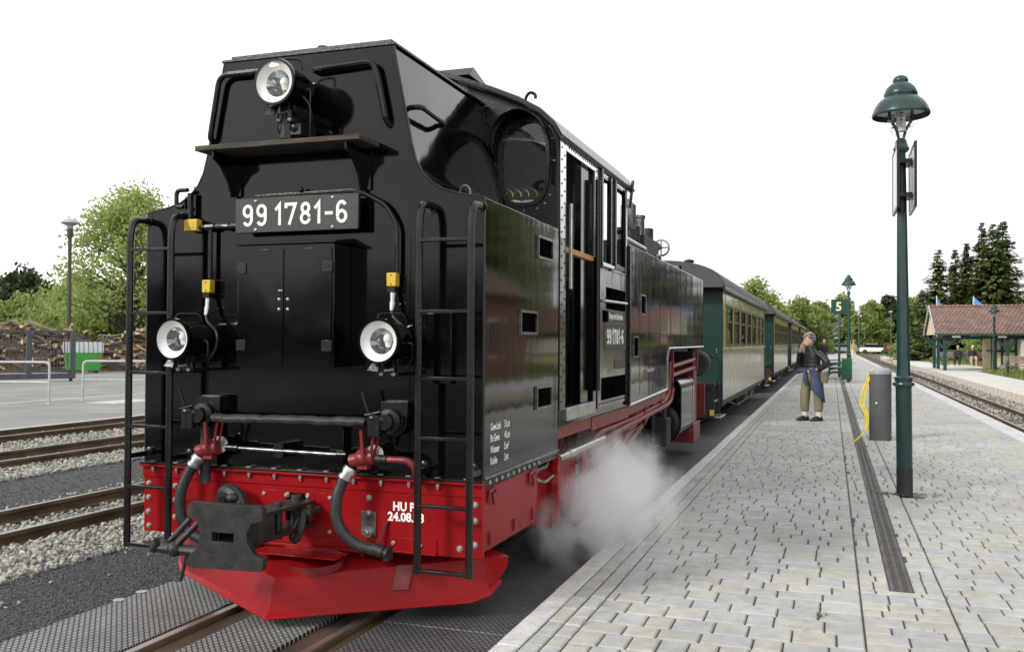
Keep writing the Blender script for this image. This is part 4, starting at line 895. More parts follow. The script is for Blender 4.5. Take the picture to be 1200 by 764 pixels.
g = B(); g.lathe([(.13,-.45),(.17,-.4),(.17,.4),(.13,.45)],(.78,5.2,.80),(0,1,0),20); g.obj('air_reservoir','red_dull',L)
# cylinder block: steam chest over cylinder, bright casing
CY = [(.82+.27*math.cos(a),.52+.27*math.sin(a)) for a in [R(-180+i*15) for i in range(13)]]+[(1.09,.9)]+[(.86+.23*math.cos(a),.95+.17*math.sin(a)) for a in [R(i*15) for i in range(13)]]+[(.55,.9)]
cyo = B().prism(CY,1,6.95,8.1).obj('cylinder','black_gloss',L,bev=.012,angle=30)
band = B(); CB = [(.82+(x-.82)*1.012,.7+(z-.7)*1.012) for x,z in CY]
band.prism(CB,1,7.93,8.06,[[(x,z) for x,z in CY]]); band.obj('cylinder_casing','polished',cyo,angle=30)
g = B(); g.lathe([(.25,0),(.25,.03),(.2,.04),(.2,.06),(.1,.07),(.05,.15)],(.82,6.95,.52),(0,-1,0),24); g.lathe([(.14,0),(.14,.03),(.09,.04),(.05,.14)],(.86,6.95,.96),(0,-1,0),20); g.obj('cylinder_cover','black_satin',cyo)
g = B(); g.box(.55,1.08,8.12,8.75,.16,.42); g.box(.75,1.05,8.3,8.6,.42,1.2); g.obj('front_step_box','red_dull',L,bev=.008)
g = B(); g.lathe([(.16,-.1),(.19,-.06),(.19,.06),(.16,.1)],(.98,9.2,1.22),(0,1,0),18); g.cyl((.9,8.7,.8),(.98,9.1,1.4),.06); g.box(.6,1.0,8.6,9.1,1.05,1.4); g.cyl((.95,8.75,.95),(.95,8.75,1.45),.05); g.obj('feed_pump','black_rough',L,bev=.01)
g = B(); g.box(.80,1.0,6.4,6.7,.30,.62); g.cyl((.95,6.5,.28),(.95,6.5,.9),.03); g.cyl((.85,6.3,.35),(.85,6.3,.85),.025); g.obj('lubricator','black_rough',L,bev=.01)
g = B(); g.box(-.95,.95,9.9,10.0,.42,.85); g.box(-.12,.12,10.0,10.5,.5,.66); g.obj('leading_beam','red_dull',L)
# cab steps
st = B(); st.box(.86,1.16,1.62,2.46,.262,.282); st.cyl((1.165,1.60,.262),(1.165,2.48,.262),.017,n=8)
sto = st.obj('cab_step','black_satin',L,bev=.003)
g = B(); g.box(1.055,1.10,1.425,1.47,.30,.77); g.box(1.06,1.095,2.12,2.21,.283,.72); g.box(.9,1.05,1.445,1.46,.26,.9); g.box(1.02,1.04,1.50,2.1,.33,.70); g.box(.55,1.02,1.0,1.42,.42,.76); g.obj('step_hanger','red_paint',sto,bev=.003)
g = B(); g.tube([(1.10,1.45,.735),(1.10,2.75,.745)],.022,10); g.lathe([(.03,-.06),(.03,.06)],(1.10,1.75,.738),(0,1,0),12); g.obj('steam_hose_pipe','steel',L)
g = B(); g.tube([(1.08,.97,.66),(1.10,1.1,.62),(1.10,1.3,.64)],.01,6,fil=.05); g.tube([(1.03,1.0,.75),(1.05,1.05,.70),(1.05,1.3,.70),(1.04,1.35,.76)],.02,8,fil=.04); g.obj('drain_pipe','steel_dark',L)
# ================================================================== coaches
mat('coach_cream', (.50,.40,.17), r=.12, rv=.05, c2=(.56,.46,.22), scale=2, ior=1.55, bump=.0022, bscale=2.4, stretch=(1,3,.5))
mat('coach_panel', (.48,.43,.29), r=.07, rv=.04, c2=(.55,.50,.36), scale=2, ior=1.6, bump=.012, bscale=2.6, stretch=(1,3.5,.7))
mat('coach_green', (.005,.027,.022), r=.38, rv=.1, c2=(.007,.034,.028), scale=3, bump=.001, bscale=6)
mat('roof_grey', (.045,.047,.052), r=.6, rv=.1, c2=(.07,.07,.075), scale=3, bump=.002, bscale=10)
mat('seat_cloth', (.10,.06,.04), r=.8, c2=(.16,.09,.06))
mat('frame_dark', (.05,.042,.03), r=.4, c2=(.09,.075,.055), scale=5)
mat('brown_wood', (.12,.07,.035), r=.6, c2=(.2,.12,.06), scale=5)
def coach(y0, ln, nwin, label, detail=True):
    c = thing('passenger_coach', label, 'coach', (-2.85,y0,0), group='coaches of the narrow gauge train')
    pitch = (ln-.9)/nwin; ww = pitch*.70
    wins = [(.55+i*pitch+(pitch-ww)/2-.0, .55+i*pitch+(pitch+ww)/2) for i in range(nwin)]
    for sx in (1,-1):
        X0,X1 = (1.0,1.02) if sx>0 else (-1.02,-1.0)
        holes = [[(a,1.47),(b_,1.47),(b_,2.22),(a,2.22)] for a,b_ in wins]
        up = B().prism([(0,1.405),(ln,1.405),(ln,2.49),(0,2.49)],0,X0,X1,holes).obj('upper_side','coach_cream',c,angle=0)
        lw = B().box(X0,X1,0,ln,.50,1.395).obj('lower_side','coach_panel',c)
        xo = 1.021 if sx>0 else -1.041
        B().box(xo,xo+.02,0,ln,1.395,1.43).obj('waist_rail','coach_cream',c,bev=.004)
        B().box(xo,xo+.014,0,ln,.47,.499).obj('sole_bar','cast_iron',c)
        if sx>0 or detail:
            for a,b_ in wins:
                f = B(); xf0,xf1 = (1.0205,1.032) if sx>0 else (-1.032,-1.0205); t = .03
                f.prism([(a-.012,1.455),(b_+.012,1.455),(b_+.012,2.235),(a-.012,2.235)],0,xf0,xf1,[[(a+t,1.47+t),(b_-t,1.47+t),(b_-t,2.22-t),(a+t,2.22-t)]])
                f.box(xf0,xf1-.003,a+t,b_-t,1.90,1.945); fo = f.obj('window_frame','frame_dark',c)
                B().box(X0+.008,X0+.012,a,b_,1.47,2.22).obj('window_pane','coach_glass',fo)
            if sx>0:
                for i in range(nwin+1):
                    y = .55+i*pitch; B().box(1.0205,1.027,y-.03,y+.03,1.4305,2.485).obj('cover_strip','coach_cream',c,bev=.002)
                e = B(); e.box(1.0205,1.034,0,.05,.50,2.488); e.box(1.0205,1.034,ln-.05,ln,.50,2.488); e.obj('corner_strip','coach_green',c)
        # end walls
    AR = [(1.02*math.cos(a),2.50+.42*math.sin(a)) for a in [math.pi*i/16 for i in range(17)]]
    for ya,yb in ((-.012,.03),(ln-.03,ln+.012)):
        e = B().prism([(1.0195,.40)]+AR+[(-1.0195,.40)],1,ya,yb).obj('end_wall','coach_green',c,angle=30)
        dd = B(); y = ya-.006 if ya < 1 else yb; dd.box(-.36,.36,y,y+.006,.62,2.4); dd.obj('end_door','coach_green',e,bev=.002)
        if ya < 1:
            k = B(); k.tube([(.62,-.02,1.36),(.62,-.10,1.36),(.90,-.10,1.30),(.93,-.10,1.0),(.93,-.10,.5)],.013,8,fil=.1); k.obj('end_rail','coach_green',e)
            k = B()
            for z in (.75,1.36,1.40): k.sph((.93,-.014,z),.012)
            k.obj('end_bolts','bolt_steel',e)
    RO = [(1.10*math.cos(a),2.515+.46*math.sin(a)**.9) for a in [math.pi*i/20 for i in range(21)]]; RI = [(1.06*math.cos(a),2.50+.42*math.sin(a)**.9) for a in [math.pi*i/20 for i in range(21)]]
    ro = B().prism(RO+RI[::-1],1,-.38,ln+.38).obj('roof','roof_grey',c,angle=30)
    B().box(1.06,1.115,-.39,ln+.39,2.45,2.52).obj('eave_board','black_satin',ro,bev=.006)
    B().prism([(1.09*math.cos(a),2.49+.44*math.sin(a)) for a in [math.pi*i/16 for i in range(17)]],1,-.40,-.36).obj('roof_end_board','roof_grey',ro,angle=30)
    k = B(); n = 3
    for i in range(n): k.lathe([(.05,0),(.05,.12),(.10,.13),(.10,.17),(.03,.20)],(.25,ln*(i+.35)/n,2.94),(0,0,1),12)
    k.obj('roof_ventilator','black_satin',ro)
    B().box(-.99,.99,.05,ln-.05,.52,.58).obj('floor','brown_wood',c)
    k = B(); y = .9
    while y < ln-.9:
        k.box(-.95,-.2,y,y+.12,.58,1.55); k.box(.2,.95,y,y+.12,.58,1.55); k.box(-.95,-.2,y-.35,y+.45,.9,1.0); k.box(.2,.95,y-.35,y+.45,.9,1.0); y += pitch
    k.obj('seats','seat_cloth',c)
    # platforms with steps
    for ya,yb,s_ in ((-1.05,-.02,-1),(ln+.02,ln+1.05,1)):
        p_ = B().box(-.95,.95,ya,yb,.78,.84).obj('end_platform','cast_iron',c)
        k = B(); 
        for z,x in ((.53,.98),(.27,1.10)): k.box(x-.28,x,ya+.15,yb-.12,z-.015,z+.01); k.box(-x,-x+.28,ya+.15,yb-.12,z-.015,z+.01)
        k.obj('step','steel',p_,bev=.004)
        k = B(); k.box(.72,1.0,ya+.12,ya+.15,.26,.84); k.box(.72,1.0,yb-.12,yb-.09,.26,.84); k.box(-.1,.1,ya-.55 if s_<0 else yb,ya if s_<0 else yb+.55,.5,.66); k.box(-.9,.9,ya+.3,yb-.2,.35,.77); k.obj('step_hanger','cast_iron',p_)
        k = B(); k.box(.93,1.0,(ya if s_<0 else yb)+.02,(ya if s_<0 else yb)+.09,.30,.40); k.obj('marker_box','yellow_box',p_,bev=.01)
    # underframe, bogies
    k = B(); k.box(-.95,.95,.1,ln-.1,.36,.469); k.obj('underframe','cast_iron',c)
    k = B(); m1,m2 = ln*.35,ln*.65; k.tube([(.9,1.8,.40),(.9,m1,.17),(.9,m2,.17),(.9,ln-1.8,.40)],.022,6); k.cyl((.9,m1,.17),(.9,m1,.40),.025); k.cyl((.9,m2,.17),(.9,m2,.40),.025); k.lathe([(.17,-.5),(.2,-.45),(.2,.45),(.17,.5)],(.6,ln/2,.26),(0,1,0),14); k.obj('truss_rod','cast_iron',c)
    for yc in (1.5,ln-1.5):
        bo_ = B(); bo_.box(.52,.60,yc-.85,yc+.85,.28,.38); bo_.box(-.60,-.52,yc-.85,yc+.85,.28,.38); bo_.box(-.6,.6,yc-.12,yc+.12,.3,.42); bo_.bar((.62,yc-.7,.40),(.62,yc,.20),.04,.05); bo_.bar((.62,yc+.7,.40),(.62,yc,.20),.04,.05); bg_ = bo_.obj('bogie','cast_iron',c,bev=.005)
        for yy in (yc-.6,yc+.6):
            for x in (-.40,.40): inst('wheel', wme2, bg_, (x,yy,.30))
    k = B()
    for y in (ln-1.9,): k.box(.95,1.01,y,y+.10,.36,.44)
    k.obj('marker_box','yellow_box',c,bev=.01)
    return c
mat('coach_glass', (.012,.014,.014), r=.03, rv=0, ior=1.55, bump=.002, bscale=2)
w2_ = B(); w2_.lathe([(.24,-.05),(.26,-.03),(.30,-.03),(.30,.03),(.25,.035),(.1,.02),(.1,.06),(.01,.06)],(0,0,0),(1,0,0),20); wme2 = w2_.mesh('wheel'); wme2.materials.append(MATS['cast_iron'])
coach(16.7,11.1,7,'first green and cream coach coupled directly behind the locomotive')
coach(32.2,11.1,7,'second coach of the train, behind the first green and cream one')
coach(46.6,11.1,7,'third coach of the train, behind the waiting woman')
coach(61.0,11.1,7,'last coach in view at the far end of the train')
# ================================================================== platform furniture
mat('lamp_green', (.014,.040,.038), r=.3, rv=.1, c2=(.020,.052,.049), scale=5, bump=.0008, bscale=30)
mat('lamp_green_lit', (.015,.055,.037), r=.4, rv=.1, c2=(.02,.068,.046), scale=5)
mat('post_base_black', (.02,.02,.02), r=.6, c2=(.04,.04,.04))
mat('bollard_grey', (.08,.08,.084), r=.55, rv=.12, c2=(.10,.10,.105), scale=4, bump=.001, bscale=30)
mat('bollard_cap', (.26,.28,.32), r=.4, c2=(.32,.34,.38))
mat('sign_white', (.74,.75,.76), r=.35, c2=(.8,.8,.8))
mat('sign_green', (.01,.05,.035), r=.4, c2=(.014,.06,.042))
mat('numeral_cream', (.75,.70,.45), r=.5)
mat('bin_green', (.018,.10,.04), r=.45, c2=(.028,.13,.055), scale=6)
mat('bench_green', (.012,.085,.04), r=.45, c2=(.02,.11,.05), scale=6)
mat('bench_wood', (.16,.13,.11), r=.7, c2=(.25,.2,.17), scale=5, stretch=(1,8,8))
mat('galvanised', (.48,.50,.52), r=.4, m=.5, c2=(.6,.61,.62), scale=6)
SHADE = [(.004,.012),(.05,.006),(.085,-.008),(.104,-.032),(.105,-.048),(.098,-.06),(.135,-.075),(.19,-.11),(.222,-.16),(.226,-.185),(.216,-.20),(.25,-.215),(.31,-.25),(.355,-.30),(.385,-.355),(.39,-.375)]
def lamp_post(name, label, loc, h=4.02, n=28, m='lamp_green', sc=1.0, group=None, tilt=0):
    t = thing(name, label, 'lamp post', loc, group=group); t.rotation_euler = (0,tilt,0)
    b = B(); b.lathe([(.072,.26),(.072,1.02),(.078,1.04)],(0,0,0),(0,0,1),n); b.lathe([(.095,1.045),(.10,1.06),(.095,1.075),(.078,1.085),(.078,1.105),(.086,1.11),(.086,1.125),(.066,1.14),(.060,1.20),(.040,h-.72)],(0,0,0),(0,0,1),n); b.lathe([(.06,h-.73),(.075,h-.70),(.06,h-.67),(.05,h-.62),(.03,h-.60)],(0,0,0),(0,0,1),n)
    b.obj('post',m,t)
    B().lathe([(.0735,0),(.0735,.262)],(0,0,0),(0,0,1),n).obj('base_sleeve','post_base_black',t)
    b = B()
    for a in (.6,3.74): b.tube([(.02*math.cos(a),.02*math.sin(a),h-.62),(.05*math.cos(a),.05*math.sin(a),h-.52),(.128*math.cos(a),.128*math.sin(a),h-.40),(.13*math.cos(a),.13*math.sin(a),h-.26)],.014,8)
    b.obj('yoke',m,t)
    b = B(); b.lathe([(r*.68*sc,h+z*sc) for r,z in SHADE]+[(r*.66*sc,h+(z-.012)*sc) for r,z in reversed(SHADE)],(0,0,0),(0,0,1),n*1,cap=False); so_ = b.obj('lamp_shade',m,t,angle=50)
    b = B(); b.lathe([(.235*sc,-.335),(.02,-.29)],(0,0,h),(0,0,1),n,cap=False); b.obj('shade_lining','sign_white',so_)
    b = B(); b.lathe([(.118,h-.33),(.122,h-.41),(.115,h-.48),(.09,h-.54),(.045,h-.57),(.004,h-.575)],(0,0,0),(0,0,1),n,cap=False); gl = b.obj('lamp_globe','lamp_glass',t,angle=60)
    b = B(); b.cyl((0,0,h-.53),(0,0,h-.33),.045,n=12); b.obj('lamp_burner','white_enamel',gl)
    b = B()
    for k in range(5):
        z = h-.37-k*.03
        for a in (0,1.57,3.14,4.71): b.box(.075*math.cos(a)-.012,.075*math.cos(a)+.012,.075*math.sin(a)-.012,.075*math.sin(a)+.012,z-.005,z+.005)
    b.obj('louvres','steel_dark',gl)
    return t
lamp_post('lamp_post','tall green lamp post nearest the camera on the paved platform',(.665,9.6,PZ),tilt=R(-.45),group='green platform lamps')
lamp_post('lamp_post','second green lamp post, beside the green litter bin',(.63,37.2,PZ),n=14,m='lamp_green_lit',group='green platform lamps')
# boards on the first post
for i,(x,y,sxx,lbl,mm) in enumerate(((-.085,-.02,-1,'left of two white boards clamped to the nearest lamp post','sign_white'),(.085,.02,1,'right of two white boards clamped to the nearest lamp post','sign_white'))):
    t = thing('notice_board',lbl,'notice board',(.665,9.6,PZ),rz=R(0),group='boards on the lamp post')
    b = B(); b.box(sxx*.075-.006,sxx*.075+.006,-.33,.33,2.73,3.31); b.obj('panel','sign_white',t,bev=.003)
    b = B(); b.prism([(-.345,2.715),(.345,2.715),(.345,3.325),(-.345,3.325)],0,sxx*.075-.012,sxx*.075+.012,[[(-.32,2.74),(.32,2.74),(.32,3.30),(-.32,3.30)]]); b.obj('board_frame','black_satin',t)
    b = B()
    for z in (2.86,3.18): b.box(min(0,sxx*.062),max(0,sxx*.062),-.15,.15,z-.02,z+.02); b.cyl((sxx*.05,-.06,z),(sxx*.05,.06,z),.02); b.box(-.06,.06,-.06,.06,z-.018,z+.018)
    b.obj('clamp','black_satin',t,bev=.003)
# bollard
bl = thing('bollard','dark grey round service bollard with pale domed cap, yellow tape hanging on it','bollard',(.70,14.98,PZ))
B().lathe([(.158,0),(.158,.985)],(0,0,0),(0,0,1),40).obj('body','bollard_grey',bl,angle=40)
B().lathe([(.162,.986),(.162,1.02),(.15,1.045),(.10,1.075),(.03,1.088),(.002,1.09)],(0,0,0),(0,0,1),40).obj('cap','bollard_cap',bl,angle=50)
B().lathe([(.02,0),(.02,.01),(.008,.015)],(-.06,-.147,.55),(-.37,-.93,0),10).obj('lock','bolt_steel',bl)
yt = B()
def ribbon(b, pts, wd):
    P = [Vector(p) for p in pts]
    for i in range(len(P)-1):
        d = (P[i+1]-P[i]).normalized(); x = d.cross(Vector((.25,-1,.1))).normalized()*wd/2; t_ = Vector((0,.002,0))
        b.hexa([P[i]-x-t_,P[i]+x-t_,P[i+1]+x-t_,P[i+1]-x-t_,P[i]-x+t_,P[i]+x+t_,P[i+1]+x+t_,P[i+1]-x+t_])
yr = random.Random(6)
for k in range(7):
    dx = yr.uniform(-.03,.03); dy = yr.uniform(-.05,.03); bl_ = yr.uniform(.4,1.0); z1 = yr.uniform(.05,.35)
    ribbon(yt,[(.545+dx*.3,14.93+dy,1.02+PZ-.03*k),(.53+dx*.5,14.92+dy,.90+PZ),(.52-.07*bl_+dx,14.91+dy,.72+PZ),(.52-.10*bl_+dx,14.90+dy,.52+PZ),(.535-.04*bl_+dx,14.89+dy,.40+PZ),(.535-.03*bl_+dx,14.88+dy,z1+PZ)],.016)
ribbon(yt,[(.53,14.9,.34+PZ),(.49,14.82,.2+PZ),(.42,14.62,.09+PZ),(.34,14.45,.03+PZ),(.29,14.36,.006+PZ)],.022)
ribbon(yt,[(.55,14.88,1.03+PZ),(.60,14.86,1.05+PZ),(.64,14.88,1.0+PZ)],.018)
tag(yt.obj('yellow_tape','yellow_tape',angle=30,weld=False),'loose yellow tape draped down the side of the grey bollard','tape')
# litter bin at second lamp
bn = thing('litter_bin','green slatted litter bin at the foot of the second lamp post','litter bin',(.56,36.8,PZ))
B().box(-.18,.18,-.17,.17,.10,.84).obj('liner','bin_green',bn,bev=.02)
for k in range(6): B().box(-.19+k*.065,-.145+k*.065,-.195,-.173,.08,.86).obj('slat','bin_green',bn,bev=.004)
B().box(-.2,.2,-.2,.2,.861,.89).obj('rim','bin_green',bn,bev=.006)
# benches (cast side frames + slats)
def bench(name, label, loc, rz, mframe, mslat, ln=1.7, group=None, big=False):
    t = thing(name, label, 'bench', loc, rz, group)
    for x in (-ln/2+.2,ln/2-.2):
        f = B(); f.spline([(x,-.30,0),(x,-.24,.2),(x,-.25,.40),(x,.0,.42),(x,.20,.40),(x,.28,.65),(x,.33,.86)],[.03,.025,.03,.025,.03,.025,.02],8,5); f.spline([(x,.20,.40),(x,.22,.2),(x,.32,0)],[.03,.025,.03],8,5); f.spline([(x,-.24,.2),(x,0,.28),(x,.22,.2)],[.02]*3,8,5); f.spline([(x,-.26,.40),(x,-.27,.6),(x,-.1,.64),(x,.26,.62)],[.02]*4,8,5)
        f.obj('side_frame',mframe,t)
    for k in range(4): B().box(-ln/2,ln/2,-.24+k*.115,-.145+k*.115,.44,.47).obj('seat_slat',mslat,t,bev=.005)
    for k in range(3): B().hexa([(-ln/2,.245+k*.03,.54+k*.11),(ln/2,.245+k*.03,.54+k*.11),(ln/2,.27+k*.03,.535+k*.11),(-ln/2,.27+k*.03,.535+k*.11),(-ln/2,.27+k*.03,.63+k*.11),(ln/2,.27+k*.03,.63+k*.11),(ln/2,.295+k*.03,.625+k*.11),(-ln/2,.295+k*.03,.625+k*.11)]).obj('back_slat',mslat,t,bev=.004)
    return t
bench('park_bench','green bench standing end-on between the sign post and litter bin',(.15,40.0,PZ),R(90),'bench_green','bench_green',group='benches')
bench('park_bench','second green bench farther down the paved platform',(.15,47.0,PZ),R(90),'bench_green','bench_green',group='benches')
# platform number sign
ps = thing('platform_sign','dark green platform sign with a cream number 5 on a green pole','sign',(.33,42.0,PZ))
B().lathe([(.05,0),(.05,2.6),(.04,2.62),(.04,3.4)],(0,0,0),(0,0,1),14).obj('pole','lamp_green_lit',ps)
B().box(-.33,.33,-.045,-.02,2.72,3.32).obj('sign_panel','sign_green',ps,bev=.006)
text('numeral','5',.52,'numeral_cream',ps,MX((-.02,-.047,2.84),(1,0,0),(0,0,1)),align='CENTER',ext=.002,bold=.012)
ps2 = thing('direction_sign','small dark direction sign on the pole below the number 5','sign',(.33,43.5,PZ))
B().lathe([(.045,0),(.045,1.9)],(0,0,0),(0,0,1),10).obj('pole','lamp_green_lit',ps2); B().box(-.32,.1,-.06,-.046,1.62,1.80).obj('sign_panel','sign_green',ps2); B().box(-.2,-.02,-.064,-.0605,1.66,1.70).obj('sign_stripe','numeral_cream',ps2)
# yellow post and blue box beyond
yp = thing('yellow_post','yellow striped post beyond the second lamp post','post',(.95,52,PZ)); B().box(-.07,.07,-.07,.07,0,1.15).obj('body','yellow_tape',yp,bev=.02); B().box(-.072,.072,-.072,.072,.7,.8).obj('band','black_satin',yp)
mat('van_blue', (.03,.15,.42), r=.35); 
vb = thing('blue_container','small blue box with yellow top far down the platform','container',(2.1,112,PZ)); B().box(-.35,.35,-.3,.3,.0,1.2).obj('body','van_blue',vb,bev=.03); B().box(-.3,.0,-.3,.3,1.2,1.7).obj('top_box','yellow_tape',vb,bev=.03)
# railway signal with round lamps
sg = thing('signal_post','old signal post with round grey lamp heads beyond the number 5 sign','signal',(.45,58,PZ)); B().cyl((0,0,0),(0,0,3.2),.05,n=10).obj('pole','galvanised',sg)
for x,z in ((-.2,3.1),(.1,3.35),(-.15,2.5),(.12,2.55),(-.25,2.1)): B().lathe([(.16,-.08),(.17,.0),(.16,.05),(.12,.051),(.11,.0),(.02,-.02)],(x,-.1,z),(0,-1,0),16).obj('lamp_head','steel_dark',sg)
# ================================================================== shelter building on the opposite platform
mat('station_cream', (.66,.58,.33), r=.8, c2=(.72,.64,.4), scale=4)
mat('station_white', (.72,.70,.64), r=.7, c2=(.78,.76,.7))
mat('timber_green', (.012,.05,.045), r=.55, c2=(.02,.065,.06), scale=6)
brick_mat('roof_tile', (.23,.12,.085), (.31,.175,.125), (.055,.032,.025), .20, .226, rough=.85, bump=.02, msize=.018)
mat('brick_red', (.17,.085,.06), r=.85, c2=(.25,.13,.09), scale=3)
ST = thing('station_shelter','open timber station shelter with brown tiled roof on the opposite platform','building',(5.55,52.3,.15))
LN, DP = 11.0, 5.2     # along x, along y ; local origin at the near left corner post
EZ, RZ = 1.90, 3.37
# roof: stepped courses of tiles on the near slope, plain far slope
rise = RZ-EZ; half_d = DP/2+.35
nrow = 13
near = B(); 
for i in range(nrow):
    a0 = i/nrow; a1 = (i+1)/nrow+.01
    y0 = -.35+half_d*a0; y1 = -.35+half_d*a1; z0 = EZ+rise*a0; z1 = EZ+rise*a1
    near.hexa([(-.5,y0,z0-.01),(LN,y0,z0-.01),(LN,y1,z1-.045),(-.5,y1,z1-.045),(-.5,y0,z0+.045),(LN,y0,z0+.045),(LN,y1,z1+.005),(-.5,y1,z1+.005)])
ro = near.obj('roof','roof_tile',ST,angle=0)
far = B(); far.hexa([(-.5,DP+.35,EZ),(LN,DP+.35,EZ),(LN,DP/2,RZ),(-.5,DP/2,RZ),(-.5,DP+.35,EZ+.05),(LN,DP+.35,EZ+.05),(LN,DP/2,RZ+.04),(-.5,DP/2,RZ+.04)]); far.obj('roof_far_slope','roof_tile',ro,angle=0)
k = B()
for i in range(28): k.cyl((-.5+i*.41,DP/2,RZ+.02),(-.5+i*.41+.43,DP/2,RZ+.035),.085,.075,n=8)
k.obj('ridge_tiles','roof_tile',ro)
k = B(); k.bar((-.53,-.42,EZ-.03),(-.53,DP/2,RZ+.03),.05,.16); k.bar((-.53,DP+.42,EZ-.03),(-.53,DP/2,RZ+.03),.05,.16); k.obj('barge_board','galvanised',ro)
k = B(); k.prism([(-.3,EZ-.05),(DP+.3,EZ-.05),(DP/2,RZ-.08)],0,-.40,-.36); k.obj('gable_panel','station_cream',ST)
k = B(); k.box(-.5,LN,-.40,-.33,EZ-.10,EZ-.012); k.obj('gutter','timber_green',ro)
for i in (.5,2.6): B().box(i-.2,i+.2,-.30,-.27,EZ-.20,EZ-.11).obj('white_tag','sign_white',ST)
fr_ = [(0,0),(0,DP*.5),(0,DP)]+[(2.9,0),(2.9,DP)]
for x,y in ((0,0),(0,DP*.62),(0,DP),(2.85,DP),(2.87,0)):
    B().box(x-.08,x+.08,y-.08,y+.08,0,EZ-.12).obj('post','timber_green',ST,bev=.008)
    for sx in (-1,1):
        B().bar((x+sx*.07,y,EZ-.75),(x+sx*.55,y,EZ-.15),.10,.10).obj('brace','timber_green',ST)
k = B(); k.box(-.1,LN,-.09,.09,EZ-.27,EZ-.12); k.box(-.1,LN,DP-.09,DP+.09,EZ-.27,EZ-.12); k.box(-.09,.09,0,DP,EZ-.26,EZ-.13); k.obj('wall_plate','timber_green',ST)
# enclosed room
rm = B().box(2.45,LN-.2,1.2,DP-.05,0,EZ-.1).obj('wall','station_cream',ST)
k = B(); 
for z in (.05,.95,EZ-.2): k.box(2.43,LN,1.16,1.2,z,z+.12)
for x in (2.43,2.75,3.4,6.6,8,9.5): k.box(x,x+.13,1.155,1.2,0,EZ-.1)
k.box(2.41,2.45,1.2,3.5,.95,1.07); k.box(2.41,2.45,1.9,2.02,0,EZ-.1); k.obj('half_timber','timber_green',rm)
B().box(3.5,LN-.1,.0,1.1,0,EZ-.27).obj('room_bay','station_white',ST); B().box(3.48,LN-.1,-.03,0,0,.55).obj('bay_base','station_cream',ST)
B().box(3.45,LN,-.05,-.03,.56,.66).obj('bay_rail','timber_green',ST)
wn = B().prism([(3.68,.66),(4.88,.66),(4.88,1.60),(3.68,1.60)],1,-.06,-.031,[[(3.77,.74),(4.79,.74),(4.79,1.52),(3.77,1.52)]]).obj('window','sign_white',ST)
B().box(3.77,4.79,-.045,-.04,.74,1.52).obj('pane','dark_glass',wn)
k = B()
for x in (4.11,4.45): k.box(x-.02,x+.02,-.06,-.046,.74,1.52)
for z in (1.0,1.26): k.box(3.77,4.79,-.058,-.046,z-.02,z+.02)
k.obj('glazing_bars','sign_white',wn)
mat('tarp_grey',(.16,.17,.18),r=.6,c2=(.24,.25,.26))
k = B(); k.sph((2.95,.7,.18),.3,(1.3,.8,.7),12,8); k.sph((3.2,.75,.15),.25,(1.1,.8,.7),12,8); tag(k.obj('covered_heap','tarp_grey',loc=(5.55,52.3,.13)),'grey covered heap lying inside the station shelter','heap')
# small lamp, benches
lamp_post('lamp_post','thin green lamp standing in front of the station shelter',(7.45,49.8,.15),h=3.3,n=12,m='lamp_green',group='green platform lamps')
bench('park_bench','grey slatted bench with green legs at the right picture edge',(7.75,44.0,.16),R(-14),'bench_green','bench_wood',group='benches')
bench('park_bench','bench under the trees where two people in black sit',(8.15,64.2,.155),R(0),'bench_green','bench_wood',ln=3.4,group='benches')
bn2 = thing('litter_bin','small green bin beside the flagpoles on the opposite platform','litter bin',(7.3,84,.15)); B().box(-.25,.25,-.25,.25,0,1.0).obj('body','bin_green',bn2,bev=.03); B().box(-.28,.28,-.28,.28,1.0,1.05).obj('lid','bin_green',bn2,bev=.01)
sgp = thing('small_notice','small pale notice on a post beside the flagpoles','notice',(7.9,80,.15)); B().box(-.04,.04,-.03,.03,0,1.4).obj('post','galvanised',sgp); B().box(-.3,.3,-.05,-.03,1.0,1.5).obj('panel','sign_white',sgp)
# flagpoles
mat('flag_blue',(.10,.30,.66),r=.7); mat('flag_grey',(.55,.56,.60),r=.7); mat('flag_white',(.8,.8,.8),r=.7)
def flag(label, x, y, lean, h, parts, fw_=.9, fh=1.5, droop=.5):
    t = thing('flagpole',label,'flag',(x,y,.15)); t.rotation_euler = (0,lean,0)
    B().cyl((0,0,0),(0,0,h),.045,.03,n=8).obj('pole','sign_white',t)
    n = 10
    for i,(m,a,b_) in enumerate(parts):
        f = B(); 
        for j in range(n):
            u0,u1 = j/n,(j+1)/n; P = lambda u,v: (.03+fw_*u, .10*math.sin(u*7+v*2)*u, h-.05-fh*v-droop*u)
            f.face([P(u0,b_),P(u1,b_),P(u1,a),P(u0,a)])
        o = f.obj('flag_cloth',m,t,angle=80); md = o.modifiers.new('t','SOLIDIFY'); md.thickness=.01
    return t
flag('pale grey flag on a leaning pole left of the shelter roof',7.9,80.5,R(-9),5.6,(('flag_grey',0,1),),.6,1.0,.8)
flag('blue flag on an upright pole beside the shelter gable',7.55,76.5,0,5.0,(('flag_blue',0,.6),('flag_white',.6,1)),.4,1.3,1.0)
flag('blue and white flag showing above the shelter roof',9.3,72.5,R(3),4.75,(('flag_blue',0,.5),('flag_white',.5,1)),1.0,1.4,.9)
